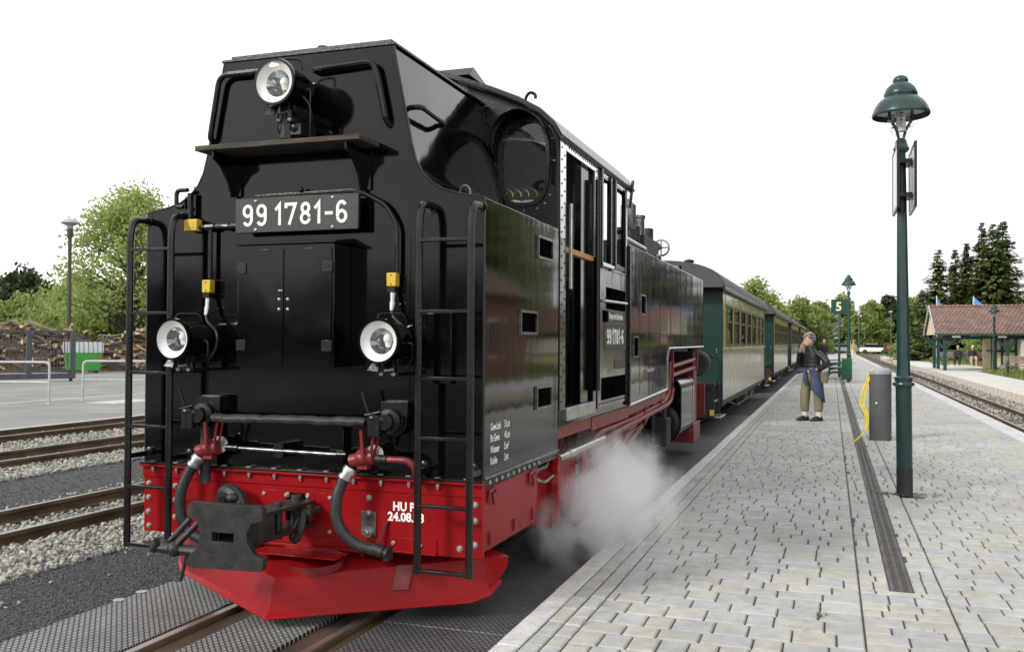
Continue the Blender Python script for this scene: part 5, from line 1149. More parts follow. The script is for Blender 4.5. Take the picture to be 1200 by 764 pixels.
# red goods wagon, parked cars, far lamps, far house
gw = thing('goods_wagon','low rusty red goods wagon far along the right track','wagon',(6.6,112,-.2))
mat('wagon_red',(.09,.03,.024),r=.7,c2=(.14,.05,.04),scale=3)
B().box(-1.0,5.0,-1,1,.75,1.75).obj('body','wagon_red',gw,bev=.03)
for i in range(7): B().box(-1+i*.95,-.88+i*.95,-1.05,-1.0,.75,1.78).obj('stanchion','wagon_red',gw)
k = B(); 
for x in (0,1.2,3,4.2): k.cyl((x,-.8,.4),(x,-.7,.4),.36,n=16)
k.box(-1,5,-.8,.8,.6,.75); k.obj('running_gear','cast_iron',gw)
mat('car_white',(.7,.71,.72),r=.25,rv=.05); mat('car_silver',(.35,.36,.38),r=.3,m=.5); mat('car_dark',(.05,.055,.07),r=.25)
def car(label,x,y,m,rz=0):
    t = thing('parked_car',label,'car',(x,y,-.05),rz,group='cars parked far beyond the platform')
    b = B(); b.prism([(-2.1,.3),(2.1,.3),(2.15,.6),(2.0,.82),(1.1,.92),(-1.9,.95),(-2.1,.8)],1,-.85,.85); b.obj('body',m,t,bev=.08,seg=3)
    b = B(); b.prism([(1.1,.93),(.5,1.42),(-1.3,1.45),(-1.9,.96)],1,-.74,.74); b.obj('cabin','dark_glass',t,bev=.06)
    b = B(); b.box(-1.2,.45,-.68,.68,1.43,1.475); b.obj('roof',m,t,bev=.03)
    for xx in (-1.3,1.3):
        for s_ in (-.8,.8): B().cyl((xx,s_-.1,.32),(xx,s_+.1,.32),.32,n=16).obj('wheel','rubber',t)
car('white car parked farthest left behind the platform end',-2.5,150,'car_white'); car('silver car parked behind the platform end',1.8,152,'car_silver',R(8)); car('white car parked beside the silver one',6.2,150,'car_white',R(-5)); car('dark car parked near the goods wagon',10.5,148,'car_dark')
for i,(x,y,h) in enumerate(((8.0,150,9),(12.5,150,8.6),(16,146,7.6))):
    t = thing('street_lamp',['thin grey street lamp standing nearest the far platform end','middle thin grey street lamp before the far wood','thin grey street lamp before the far wood, next to the firs'][i],'street lamp',(x-4,y,-.2),group='thin street lamps far behind')
    B().cyl((0,0,0),(0,0,h*.75),.07,.05,n=8).obj('pole','steel_dark',t); B().sph((0,0,h*.75),.28,(1,1,.5)).obj('lamp_head','galvanised',t)
hs = thing('distant_house','house with dark roof and yellow board behind the far trees','house',(20,150,-.2))
B().box(-6,6,0,8,0,3).obj('wall','station_cream',hs); B().prism([(-7,3),(7,3),(4,6.5),(-4,6.5)],1,-.5,8.5).obj('roof','brick_red',hs); B().box(-4.5,.5,-.3,-.1,2.0,2.9).obj('sign_board','yellow_box',hs)
# low dark loading bay / fence far beyond
tr = thing('distant_house','far brick house with red roof at the head of the train','house',(-9,190,-.2)); B().box(-5,5,0,7,0,3.2).obj('wall','station_white',tr); B().prism([(-5.6,3.2),(5.6,3.2),(0,6.8)],1,-.4,7.4).obj('roof','brick_red',tr)
# ================================================================== yard at the left
mat('gate_grey',(.085,.09,.105),r=.45,m=.3,c2=(.11,.115,.13),scale=5)
gt = thing('sliding_gate','grey sliding gate of thin vertical bars in front of the wood pile','gate',(-26.6,27.2,-.03),rz=math.atan2(25.085-27.24,-27.9+26.635))
# local x runs from the closing post towards the left picture edge
GH = 1.87
B().box(0,4.6,-.05,.05,GH-.07,GH).obj('top_rail','gate_grey',gt,bev=.006); B().box(0,4.6,-.08,.08,.10,.30).obj('bottom_beam','gate_grey',gt,bev=.01); B().box(0,4.6,-.045,.045,.36,.42).obj('lower_rail','gate_grey',gt,bev=.006)
for i in range(4): B().box(i*1.48,i*1.48+.17,-.055,.055,.3,GH-.07).obj('gate_post','gate_grey',gt,bev=.006)
for i in range(40):
    if (.16+i*.114)%1.48 > .17: B().cyl((.16+i*.114,0,.40),(.16+i*.114,0,GH-.05),.014,n=6).obj('gate_bar','gate_grey',gt)
B().cyl((.15,0,.0),(.15,0,.10),.06,n=10).obj('roller','cast_iron',gt)
def railing(label, a, b_, h=1.0):
    t = thing('guard_rail',label,'railing',(a[0],a[1],-.03),group='galvanised guard rails in the yard')
    d = Vector((b_[0]-a[0],b_[1]-a[1],0)); 
    B().tube([(0,0,0),(0,0,h),tuple(d+Vector((0,0,h))),tuple(d)],.028,10,fil=.12).obj('hoop','galvanised',t)
    B().cyl((0,0,h*.52),tuple(d+Vector((0,0,h*.52))),.018,n=8).obj('middle_rail','galvanised',t)
    k = B(); k.lathe([(.08,0),(.08,.012)],(0,0,0),(0,0,1),14); k.lathe([(.08,0),(.08,.012)],tuple(d),(0,0,1),14); k.obj('base_plate','galvanised',t)
railing('left galvanised guard rail in front of the sliding gate',(-17.82,17.42),(-20.6,16.4)); railing('galvanised guard rail right of the gate, running behind the ladder',(-18.03,18.7),(-15.9,19.9))
# green container
gc = thing('green_container','bright green refuse container with pale ribbed lid by the wood pile','container',(-32.4,33.6,-.03),rz=R(47))
mat('container_green',(.05,.30,.04),r=.45,c2=(.07,.36,.06),scale=4); mat('lid_pale',(.36,.38,.39),r=.5,c2=(.44,.45,.46)); mat('stripe_red',(.4,.05,.04),r=.6)
B().hexa([(-.85,-.55,.14),(.85,-.55,.14),(.85,.55,.14),(-.85,.55,.14),(-1.0,-.65,1.05),(1.0,-.65,1.05),(1.0,.65,1.05),(-1.0,.65,1.05)]).obj('body','container_green',gc,bev=.02)
B().prism([(-.68,1.055),(.68,1.055),(.62,1.25),(.25,1.62),(-.25,1.62),(-.62,1.25)],0,-1.04,1.04).obj('lid','lid_pale',gc,bev=.02)
for i in range(9): B().prism([(-.69,1.07),(-.63,1.26),(-.26,1.635),(.26,1.635),(.63,1.26),(.69,1.07),(.67,1.06),(-.67,1.06)],0,-.98+i*.24,-.95+i*.24).obj('lid_rib','gate_grey',gc)
for x in (-.93,.83):
    for i in range(3): B().hexa([(x,-.655,.5+i*.17),(x+.12,-.655,.56+i*.17),(x+.12,-.64,.56+i*.17),(x,-.64,.5+i*.17),(x,-.66,.58+i*.17),(x+.12,-.66,.64+i*.17),(x+.12,-.64,.64+i*.17),(x,-.64,.58+i*.17)]).obj('warning_stripe','stripe_red',gc)
k = B(); 
for x in (-.7,.7):
    for y in (-.45,.45): k.cyl((x-.04,y,.08),(x+.04,y,.08),.09,n=10)
k.obj('castors','cast_iron',gc)
gc.scale = (.80,.80,.88)
# wood pile: every log on the visible face is a log
def logmat(n,c,c2): mat(n,c,r=.9,c2=c2,scale=6,bump=.01,bscale=14,stretch=(1,1,.25))
logmat('log_grey',(.10,.085,.07),(.24,.21,.18)); logmat('log_brown',(.09,.058,.035),(.2,.14,.09)); logmat('log_pale',(.30,.20,.11),(.46,.34,.2)); mat('log_end',(.42,.30,.16),r=.9,c2=(.55,.42,.26),scale=9)
lr = random.Random(11); logs = []
for i in range(10):
    b = B(); n = 9; ln = lr.uniform(.7,1.7); r0 = lr.uniform(.05,.12); pts = []; 
    kind = i%3
    if kind == 2: b.hexa([(-.11,-.04,-ln/2),(.11,-.04,-ln/2),(.11,.04,-ln/2),(-.11,.04,-ln/2),(-.1,-.04,ln/2),(.12,-.04,ln/2),(.1,.05,ln/2),(-.11,.04,ln/2)])
    else:
        bend = lr.uniform(-.08,.08)
        b.tube([(bend*math.sin(math.pi*j/4),lr.uniform(-.01,.01),-ln/2+ln*j/4) for j in range(5)],[r0*(1-.08*j)*lr.uniform(.93,1.07) for j in range(5)],n)
    me = b.mesh('firewood_log',angle=30); me.materials.append(MATS[('log_grey','log_brown','log_grey','log_brown','log_pale')[i%5]]); me.materials.append(MATS['log_end'])
    for p in me.polygons:
        if abs(p.normal.z) > .9: p.material_index = 1
    logs.append(me)
PA, PB = Vector((-42.5,27.0,-.03)), Vector((-27.5,43.5,-.03)); PD = (PB-PA); PN = Vector((PD.y,-PD.x,0)).normalized()
def pile_h(u): return .9+1.55*math.sin(math.pi*min(1,u*1.0))**.7*(.75+.25*math.sin(u*17+1))+.5*math.exp(-((u-.74)/.12)**2)
hp_ = B(); nn = 40; lay_ = []
for i in range(nn+1):
    u = i/nn; p = PA+PD*u; h = max(.15,pile_h(u)-.35)
    lay_.append([hp_.bm.verts.new(p+PN*o+Vector((0,0,z))) for o,z in ((1.1,0),(.6,h*.55),(0,h),(-1.6,h*.9),(-4,0))])
for i in range(nn):
    for j in range(4): hp_.bm.faces.new((lay_[i][j],lay_[i+1][j],lay_[i+1][j+1],lay_[i][j+1]))
tag(hp_.obj('wood_pile_core','log_brown',angle=0),'dark inside of the long heap of firewood behind the gate','wood pile',kind='stuff')
for i in range(290):
    u = lr.uniform(.2,.74); h = pile_h(u); v = lr.random()**.8; z = .06+h*v*.95; o = 1.15*(1-v)*1.0+lr.uniform(-.1,.25)
    p = PA+PD*u+PN*o+Vector((0,0,z))
    a = math.atan2(PD.y,PD.x)+lr.gauss(0,.8)
    li = lr.randrange(10); ob = inst('firewood_log',logs[li],None,p,(R(90)+lr.gauss(0,.42),lr.gauss(0,.4),a+R(90)))
    kd = ('grey board','brown round log','grey round log','pale sawn log')[0 if li%3 == 2 else {0:2,1:1,2:2,3:1,4:3}[li%5]]; pl_ = 'upper half' if v > .55 else 'foot'
    tag(ob,f'{kd} lying in the {pl_} of the long firewood heap behind the gate','log',f'{kd}s in the {pl_} of the firewood heap')
# yard lamp
yl = thing('yard_lamp','tall dark yard lamp with mushroom head rising behind the wood pile','street lamp',(-39.6,40.0,-.2))
B().lathe([(.13,0),(.12,4.6),(.10,4.65),(.10,7.3),(.16,7.32),(.16,7.75),(.1,7.8)],(0,0,0),(0,0,1),12).obj('pole','sleeper_wood',yl)
B().lathe([(.12,7.8),(.18,7.95),(.50,8.1),(.48,8.17),(.32,8.30),(.05,8.36)],(0,0,0),(0,0,1),18).obj('lamp_head','lid_pale',yl)
mat('wall_pale',(.45,.46,.47),r=.8)
wb = thing('pale_shed','low pale grey shed behind the right end of the wood pile','shed',(-34.5,50,-.2),rz=R(40)); B().box(-4,4,0,4,0,2.2).obj('wall','wall_pale',wb); B().box(-4.2,4.2,-.3,4.3,2.2,2.32).obj('roof','galvanised',wb)
# ================================================================== trees
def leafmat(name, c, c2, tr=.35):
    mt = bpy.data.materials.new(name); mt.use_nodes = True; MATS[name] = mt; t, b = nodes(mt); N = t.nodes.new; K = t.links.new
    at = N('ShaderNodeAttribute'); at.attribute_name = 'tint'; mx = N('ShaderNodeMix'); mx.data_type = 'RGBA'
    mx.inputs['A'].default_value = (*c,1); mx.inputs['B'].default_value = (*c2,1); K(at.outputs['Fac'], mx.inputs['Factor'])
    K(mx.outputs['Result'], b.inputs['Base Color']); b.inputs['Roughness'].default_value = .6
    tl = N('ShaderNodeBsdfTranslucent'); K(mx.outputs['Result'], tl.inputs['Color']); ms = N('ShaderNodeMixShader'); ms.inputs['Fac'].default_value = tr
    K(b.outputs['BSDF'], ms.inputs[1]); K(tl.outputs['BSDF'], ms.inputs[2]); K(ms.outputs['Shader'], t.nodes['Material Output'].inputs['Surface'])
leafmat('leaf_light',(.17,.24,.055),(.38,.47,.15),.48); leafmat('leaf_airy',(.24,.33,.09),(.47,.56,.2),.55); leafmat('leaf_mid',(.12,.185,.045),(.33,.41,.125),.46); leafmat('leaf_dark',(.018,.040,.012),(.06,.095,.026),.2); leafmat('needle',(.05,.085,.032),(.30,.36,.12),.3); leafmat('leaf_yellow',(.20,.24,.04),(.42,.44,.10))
mat('bark',(.06,.05,.04),r=.9,c2=(.12,.10,.08),scale=8,bump=.02,bscale=20,stretch=(1,1,.3))
def leafquad(b, lay, p, s, rs, tint):
    n = Vector((rs.gauss(0,1),rs.gauss(0,1),rs.gauss(0,.7)+.5)).normalized(); u = n.orthogonal().normalized(); u = Matrix.Rotation(rs.uniform(0,6.3),3,n) @ u; v = n.cross(u)
    f = b.bm.faces.new([b.bm.verts.new(p+u*s*.5), b.bm.verts.new(p+v*s*.32), b.bm.verts.new(p-u*s*.5), b.bm.verts.new(p-v*s*.32)])
    for lp in f.loops: lp[lay] = (tint,tint,tint,1)
def tree(name, label, loc, h, rx, m, seed, nclump=60, per=60, leaf=.3, base=.25, group='trees around the station', shape=1.0, gap=.0, ry=None, trunk=True):
    rs = random.Random(seed); t = thing(name,label,'tree',loc,group=group); ry = ry or rx
    tb = B(); tr_ = h*.022+.05
    tb.tube([(0,0,-.1),(rs.gauss(0,.1),rs.gauss(0,.1),h*.3),(rs.gauss(0,.2),rs.gauss(0,.2),h*.6),(rs.gauss(0,.2),rs.gauss(0,.2),h*.92)],[tr_,tr_*.75,tr_*.45,tr_*.12],8)
    cb = B(); lay = cb.tintlayer()
    for i in range(nclump):
        a = rs.uniform(0,6.283); v = rs.random()**.8; z = h*(base+(1-base)*v); prof = (math.sin(math.pi*min(1,(.12+.88*v)**shape))**.6)*(1-.25*v)
        rr = math.sqrt(rs.random())*prof; c = Vector((rx*rr*math.cos(a),ry*rr*math.sin(a),z*rs.uniform(.93,1.0)))
        if i%2 == 0:
            z0 = max(h*.15,c.z-h*rs.uniform(.12,.25)); tb.tube([(0,0,z0),tuple(c*.5+Vector((0,0,z0*.5+h*.02))),tuple(c)],[tr_*.35,tr_*.2,tr_*.06],5)
        cr_ = rx*rs.uniform(.16,.30); up = .35+.5*v; k = int(per*rs.uniform(.6,1.4))
        for _ in range(k):
            d = Vector((rs.gauss(0,1),rs.gauss(0,1),rs.gauss(0,.75))); d = d.normalized()*rs.random()**.4
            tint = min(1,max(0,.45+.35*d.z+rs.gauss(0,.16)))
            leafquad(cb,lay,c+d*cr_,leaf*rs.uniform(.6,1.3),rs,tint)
    if trunk: tb.obj('trunk','bark',t)
    else: tb.bm.free()
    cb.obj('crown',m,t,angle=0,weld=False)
    return t
def spruce(label, loc, h, rb, seed, group='spruces behind the shelter'):
    rs = random.Random(seed); t = thing('spruce_tree',label,'tree',loc,group=group)
    B().cyl((0,0,-.1),(0,0,h*.97),h*.016+.05,.02,n=8).obj('trunk','bark',t)
    cb = B(); lay = cb.tintlayer(); z = h*.04
    while z < h*.985:
        v = z/h; ln0 = rb*1.32*((1-v)**.95)*(.70+.42*abs(math.sin(z*2.6+seed)))+.06; nb = 13 if v < .6 else (10 if v < .85 else 6)
        for i in range(nb):
            a = rs.uniform(0,6.283); ln = ln0*rs.uniform(.65,1.15); d = Vector((math.cos(a),math.sin(a),0)); s_ = Vector((-d.y,d.x,0)); drop = rs.uniform(.12,.38)
            nseg = max(3,int(ln/.20))
            for j in range(nseg):
                u = (j+.6)/nseg; p = d*(ln*u)+Vector((0,0,z-ln*drop*u+ln*.22*u*u)); wd = (.34*(1-u)+.14)*min(1.0,.35+ln*.4)
                for q in range(4):
                    o = s_*rs.uniform(-wd,wd)*.8+Vector((0,0,rs.uniform(-.10,.03))); tint = min(1,max(0,.10+.65*u**2+rs.gauss(0,.13)))  # lighter towards the tips, sunlit branch edges put into the tint
                    e = (d*rs.uniform(.5,1)+s_*rs.uniform(-.6,.6)+Vector((0,0,rs.uniform(-.5,.1)))).normalized()*rs.uniform(.22,.42)*min(1,.5+ln); x = e.cross(Vector((0,0,1))).normalized()*.10*min(1,.5+ln)
                    f = cb.bm.faces.new([cb.bm.verts.new(p+o-x),cb.bm.verts.new(p+o+x),cb.bm.verts.new(p+o+e+x*.4),cb.bm.verts.new(p+o+e-x*.4)])
                    for lp in f.loops: lp[lay] = (tint,tint,tint,1)
        z += .17+.08*rs.random()
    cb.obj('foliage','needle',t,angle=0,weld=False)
    return t
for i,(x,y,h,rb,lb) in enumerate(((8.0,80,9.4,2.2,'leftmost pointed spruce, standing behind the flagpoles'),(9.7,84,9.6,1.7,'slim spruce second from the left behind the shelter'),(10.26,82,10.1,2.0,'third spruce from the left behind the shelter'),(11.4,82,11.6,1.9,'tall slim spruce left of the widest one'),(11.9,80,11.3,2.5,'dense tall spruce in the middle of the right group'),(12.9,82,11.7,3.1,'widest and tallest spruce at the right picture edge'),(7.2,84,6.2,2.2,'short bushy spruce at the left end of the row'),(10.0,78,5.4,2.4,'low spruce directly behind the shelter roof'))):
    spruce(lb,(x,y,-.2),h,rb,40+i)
# shrubs behind the shelter
for i,(x,y,h,r_,m,lb) in enumerate(((9.5,68,2.6,1.7,'leaf_light','light green bush behind the bench of the two sitting people'),(12.5,69,3.2,2.2,'leaf_mid','broad green bush behind the shelter room'),(7.6,90,3.0,2.0,'leaf_mid','green bush at the foot of the flagpoles'),(6.8,98,2.6,2.0,'leaf_light','pale green bush farther along the opposite platform'))):
    tree('bush',lb,(x,y,.1),h,r_,m,70+i,26,70,.22,.02,'bushes on the opposite platform',shape=.8)
# deciduous trees at the left
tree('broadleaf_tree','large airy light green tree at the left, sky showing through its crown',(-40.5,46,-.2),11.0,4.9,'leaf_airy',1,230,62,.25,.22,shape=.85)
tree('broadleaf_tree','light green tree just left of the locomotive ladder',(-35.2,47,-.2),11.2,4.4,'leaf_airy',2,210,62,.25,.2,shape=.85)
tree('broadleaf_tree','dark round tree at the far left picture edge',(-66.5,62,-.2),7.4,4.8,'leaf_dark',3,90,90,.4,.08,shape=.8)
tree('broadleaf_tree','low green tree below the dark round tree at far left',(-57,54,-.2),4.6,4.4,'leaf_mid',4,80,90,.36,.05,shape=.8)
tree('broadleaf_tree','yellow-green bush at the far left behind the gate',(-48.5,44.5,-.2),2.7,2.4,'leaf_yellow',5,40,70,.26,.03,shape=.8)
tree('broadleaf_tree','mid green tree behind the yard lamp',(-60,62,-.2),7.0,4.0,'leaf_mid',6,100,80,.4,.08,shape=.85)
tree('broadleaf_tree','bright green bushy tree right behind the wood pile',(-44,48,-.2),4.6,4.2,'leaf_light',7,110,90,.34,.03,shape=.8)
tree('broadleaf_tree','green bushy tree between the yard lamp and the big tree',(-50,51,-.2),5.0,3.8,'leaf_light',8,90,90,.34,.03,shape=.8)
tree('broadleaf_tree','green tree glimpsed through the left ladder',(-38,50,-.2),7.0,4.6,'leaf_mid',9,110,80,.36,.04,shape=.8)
# trees beyond the train and the far wood
for i,(x,y,h,r_,m,lb) in enumerate(((-9.0,118,9.0,5.0,'leaf_light','bright green tree rising over the second coach roof'),(-14,126,8.0,5.0,'leaf_light','green tree behind the coaches, left of the bright one'),(-3.6,128,7.4,4.4,'leaf_mid','green tree just right of the bright one beyond the train'))):
    tree('broadleaf_tree',lb,(x,y,-.2),h,r_,m,20+i,110,100,.42,.04,shape=.8)
wx = -6
for i in range(11):
    wx += rnd.uniform(3.2,4.6); y = rnd.uniform(158,190); sc_ = y/170
    tree('broadleaf_tree',['leafy tree of the far wood nearest the train','rounded tree of the far wood above the waiting woman','tree of the far wood left of the number 5 sign','tree of the far wood behind the number 5 sign','tree of the far wood behind the second lamp post','tree of the far wood right of the second lamp post','broad tree in the middle of the far wood','tree of the far wood behind the street lamps','tree of the far wood left of the distant house','tree of the far wood behind the distant house','tree of the far wood beside the firs'][i],(wx,y,-.2),rnd.uniform(8.0,9.6)*sc_,4.2*sc_,('leaf_mid','leaf_light','leaf_mid','leaf_dark')[i%4],90+i,80,90,.62,.03,'trees of the far wood',shape=.75)
def wood(name,label,pts,m,seed,leaf,n,h,dep):
    rs = random.Random(seed); b = B(); lay = b.tintlayer()
    for i in range(len(pts)-1):
        a,c = Vector(pts[i]),Vector(pts[i+1]); L_ = (c-a).length; k = int(L_*n)
        for _ in range(k):
            u = rs.random(); p = a.lerp(c,u); hh = h*(.62+.30*math.sin(u*L_*.55+seed)*math.sin(u*L_*.23)+.12*math.sin(u*L_*1.7)); v = rs.random()
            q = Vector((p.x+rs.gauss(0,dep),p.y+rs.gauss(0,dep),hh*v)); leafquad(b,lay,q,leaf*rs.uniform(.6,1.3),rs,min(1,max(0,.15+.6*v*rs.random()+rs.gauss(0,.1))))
    return tag(b.obj(name,m,angle=0,weld=False),label,'wood',kind='stuff')
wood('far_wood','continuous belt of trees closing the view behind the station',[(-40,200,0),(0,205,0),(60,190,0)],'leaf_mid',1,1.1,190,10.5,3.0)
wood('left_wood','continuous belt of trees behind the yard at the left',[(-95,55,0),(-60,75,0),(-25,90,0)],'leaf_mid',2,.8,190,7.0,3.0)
wood('tree_belt_behind','belt of trees behind the photographer, mirrored in the black paint',[(-75,-12,0),(-52,-34,0),(-15,-52,0),(20,-50,0)],'leaf_dark',3,1.2,60,8.0,2.5)
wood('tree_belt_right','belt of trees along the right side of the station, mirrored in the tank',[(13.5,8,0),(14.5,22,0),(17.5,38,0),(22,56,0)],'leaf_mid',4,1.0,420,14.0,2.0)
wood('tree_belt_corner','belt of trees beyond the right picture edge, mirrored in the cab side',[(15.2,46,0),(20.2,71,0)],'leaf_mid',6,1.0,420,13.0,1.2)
# brick house beyond the right picture edge, seen mirrored in the tank side
hb = thing('brick_house','brick station house beyond the right picture edge, mirrored in the black tank','house',(8.6,22,-.1)); B().box(0,5,0,15,0,3.4).obj('wall','brick_red',hb); B().prism([(-.4,3.4),(5.4,3.4),(2.5,5.2)],1,-.4,15.4).obj('roof','roof_tile',hb)
for i in range(4):
    wf = B().box(-.03,0,1.2+i*3,2.4+i*3,1.0,2.5).obj('window','sign_white',hb); B().box(-.045,-.031,1.3+i*3,2.3+i*3,1.1,2.4).obj('pane','dark_glass',wf)
# grass tufts along the opposite platform
mat('grass_blade',(.10,.15,.03),r=.8,c2=(.24,.26,.08),scale=3)
gb = B()
for _ in range(9000):
    x,y = rnd.uniform(7.0,13),rnd.uniform(40,51)
    if rnd.random()<.4: x,y = rnd.uniform(6.6,10.5),rnd.uniform(66,95)
    t_ = rnd.uniform(0,6.28); hh = rnd.uniform(.08,.28); w_ = .02
    gb.face([(x-w_*math.cos(t_),y-w_*math.sin(t_),.14),(x+w_*math.cos(t_),y+w_*math.sin(t_),.14),(x+rnd.gauss(0,.06),y+rnd.gauss(0,.06),.15+hh)])
tag(gb.obj('grass','grass_blade',angle=0,weld=False),'rough grass in front of and behind the station shelter','grass',kind='stuff')
# ================================================================== people
mat('skin',(.50,.30,.22),r=.55,c2=(.58,.37,.28),scale=9); mat('hair_grey',(.13,.125,.12),r=.6,c2=(.34,.33,.32),scale=16,stretch=(1,1,.5),bump=.01,bscale=40); mat('hair_white',(.6,.6,.58),r=.6,c2=(.75,.75,.73),scale=16)
mat('jacket_black',(.009,.009,.011),r=.5,rv=.1,c2=(.022,.022,.026),scale=7,bump=.01,bscale=12,stretch=(1,1,3)); mat('denim_blue',(.030,.045,.095),r=.75,c2=(.05,.07,.13),scale=7,bump=.006,bscale=14)
mat('trousers_olive',(.17,.165,.085),r=.8,c2=(.22,.21,.115),scale=6,bump=.012,bscale=9,stretch=(1,1,.35)); mat('shoe_black',(.012,.012,.013),r=.5); mat('bag_olive',(.16,.13,.07),r=.75,c2=(.22,.18,.1),scale=9); mat('cloth_dark',(.015,.015,.018),r=.8,c2=(.03,.03,.034)); mat('cloth_white',(.65,.65,.63),r=.8); mat('sock',(.6,.58,.55),r=.9); mat('shirt_beige',(.4,.33,.22),r=.8); mat('eye_dark',(.02,.015,.012),r=.3); mat('lip',(.38,.15,.13),r=.5); mat('cloth_maroon',(.15,.03,.04),r=.8)
def limb(b, pts, rad, n=10): return b.spline(pts, rad, n, 5)
def soft(o, vox, it=4):
    m = o.modifiers.new('union','REMESH'); m.mode='VOXEL'; m.voxel_size=vox; m.use_smooth_shade=True
    s_ = o.modifiers.new('smooth','SMOOTH'); s_.factor=.5; s_.iterations=it
    return o
def hand(b, w, d, side, s=1.0, curl=.5):
    """palm plus five fingers from wrist w along direction d; side = direction of the thumb"""
    w = Vector(w); d = Vector(d).normalized(); t = Vector(side); t = (t-d*t.dot(d)).normalized(); nrm = d.cross(t)
    b.spline([w,w+d*.04*s,w+d*.085*s],[.024*s,.034*s,.032*s],10,4)
    b.hexa([w+d*.01*s-t*.03*s-nrm*.011*s,w+d*.01*s+t*.03*s-nrm*.011*s,w+d*.09*s+t*.037*s-nrm*.010*s,w+d*.09*s-t*.037*s-nrm*.010*s,w+d*.01*s-t*.03*s+nrm*.011*s,w+d*.01*s+t*.03*s+nrm*.011*s,w+d*.09*s+t*.037*s+nrm*.010*s,w+d*.09*s-t*.037*s+nrm*.010*s])
    for i,l in enumerate((.070,.078,.072,.056)):
        o = w+d*.085*s+t*(.030-.020*i)*s; k = curl
        b.spline([o,o+d*l*.45*s+nrm*.010*k*s,o+d*l*.8*s+nrm*.035*k*s,o+d*l*(1-.25*k)*s+nrm*.06*k*s],[.0095*s,.009*s,.0085*s,.007*s],7,3)
    o = w+d*.03*s+t*.028*s; b.spline([o,o+d*.03*s+t*.025*s,o+d*.06*s+t*.03*s+nrm*.012*s],[.012*s,.011*s,.009*s],7,3)
# ---- the waiting woman (local: faces -x, up z)
W = thing('person','woman in black quilted jacket and olive trousers, jacket tied round her waist, hand at mouth','person',(-.33,18.12,PZ),rz=R(36)); W.scale = (1,-1,1)
# legs apart, weight on left leg ; y+ is her left... she faces -x ; right arm raised to mouth, left hand on hip
bd = B()
HD = Vector((-.075,0,1.495))
bd.loft([((-.02,0,1.30),.058,.060),((-.03,0,1.35),.052,.054),((-.05,0,1.40),.052,.05)],12)
bd.sph(HD,.1,(.98,.78,1.16),18,14); bd.sph(HD+Vector((-.045,0,-.055)),.062,(1,.85,.95),14,10)          # skull, jaw
bd.spline([HD+Vector((-.088,0,.02)),HD+Vector((-.112,0,-.012)),HD+Vector((-.095,0,-.026))],[.009,.014,.010],8,4)   # nose
for sy in (1,-1): bd.sph(HD+Vector((.005,sy*.078,-.01)),.026,(.6,.3,1),8,6)
for sy,x in ((.085,.07),(-.085,-.10)):
    limb(bd,[(x*.3,sy,.84),(x*.8,sy,.5),(x,sy,.09)],[.06,.05,.036]); bd.spline([(x+.02,sy,.05),(x-.05,sy,.04),(x-.12,sy,.03)],[.028,.022,.014],10,4)
bd.loft([((0,0,.82),.10,.15),((0,0,.98),.09,.13),((-.01,0,1.2),.10,.16),((-.02,0,1.31),.06,.10)],14)
limb(bd,[(-.02,-.165,1.25),(-.05,-.23,1.04),(-.14,-.20,1.14),(-.205,-.075,1.33)],[.05,.042,.036,.026])     # her right arm, raised
limb(bd,[(-.01,.165,1.25),(.06,.34,1.10),(.02,.24,.99),(-.05,.15,.955)],[.05,.042,.036,.026])                 # left arm, hand on hip
hand(bd,(-.205,-.075,1.33),(.35,.38,.85),(-1,.2,.2),.9,.7); hand(bd,(-.05,.15,.955),(-.6,-.55,-.25),(0,.2,1),.9,.6)
soft(bd.obj('body','skin',W,angle=0),.0065,2)
k = B(); 
for sy in (1,-1): k.sph(HD+Vector((-.093,sy*.033,.022)),.009)
k.obj('eyes','eye_dark',W); B().sph(HD+Vector((-.097,0,-.052)),.014,(.5,1.4,.45)).obj('mouth','lip',W)
hr = B(); hrs = random.Random(4)
for i in range(230):
    a = hrs.uniform(0,6.283); e = hrs.uniform(-.25,1.5); p = Vector((math.cos(a)*math.cos(e)*.100,math.sin(a)*math.cos(e)*.084,math.sin(e)*.112+.018))
    if p.x < -.045 and p.z < .052: continue
    hr.sph(HD+p+Vector((.012,0,.012)),hrs.uniform(.016,.028),(1.2,1.2,.9),6,5)
hr.sph(HD+Vector((.022,0,.03)),.1,(.98,.84,1.0),14,10)
hr.obj('hair','hair_grey',W,angle=60)
k = B(); k.tube([HD+Vector((.0,-.09,.10)),HD+Vector((-.04,-.06,.118)),HD+Vector((-.05,0,.125)),HD+Vector((-.04,.06,.118)),HD+Vector((.0,.09,.10))],.012,6); k.obj('sunglasses','shoe_black',W)
jk = B(); jk.loft([((.0,0,.90),.135,.185),((-.005,0,1.0),.13,.175),((-.01,0,1.12),.135,.185),((-.02,0,1.22),.125,.19),((-.02,0,1.30),.095,.135),((-.03,0,1.355),.075,.08),((-.035,0,1.40),.07,.075)],18)
limb(jk,[(-.02,-.165,1.265),(-.05,-.245,1.04),(-.14,-.21,1.13),(-.195,-.10,1.29)],[.072,.062,.056,.045]); limb(jk,[(-.01,.165,1.265),(.065,.35,1.10),(.025,.25,1.0),(-.02,.185,.97)],[.072,.064,.056,.045])
for z in (.96,1.03,1.10,1.17,1.24): jk.loft([((-.008,0,z-.02),.128,.176),((-.008,0,z),.142,.19),((-.008,0,z+.02),.128,.176)],18)
soft(jk.obj('jacket','jacket_black',W,angle=0),.012,3)
tr_ = B(); tr_.loft([((0,0,.72),.125,.17),((0,0,.84),.135,.18),((0,0,.94),.125,.165)],16)
for sy,x in ((.09,.07),(-.09,-.10)): tr_.spline([(x*.4,sy,.80),(x*.8,sy*1.08,.55),(x,sy*1.05,.30),(x,sy,.20),(x,sy,.17)],[.095,.092,.085,.075,.05],14,5)
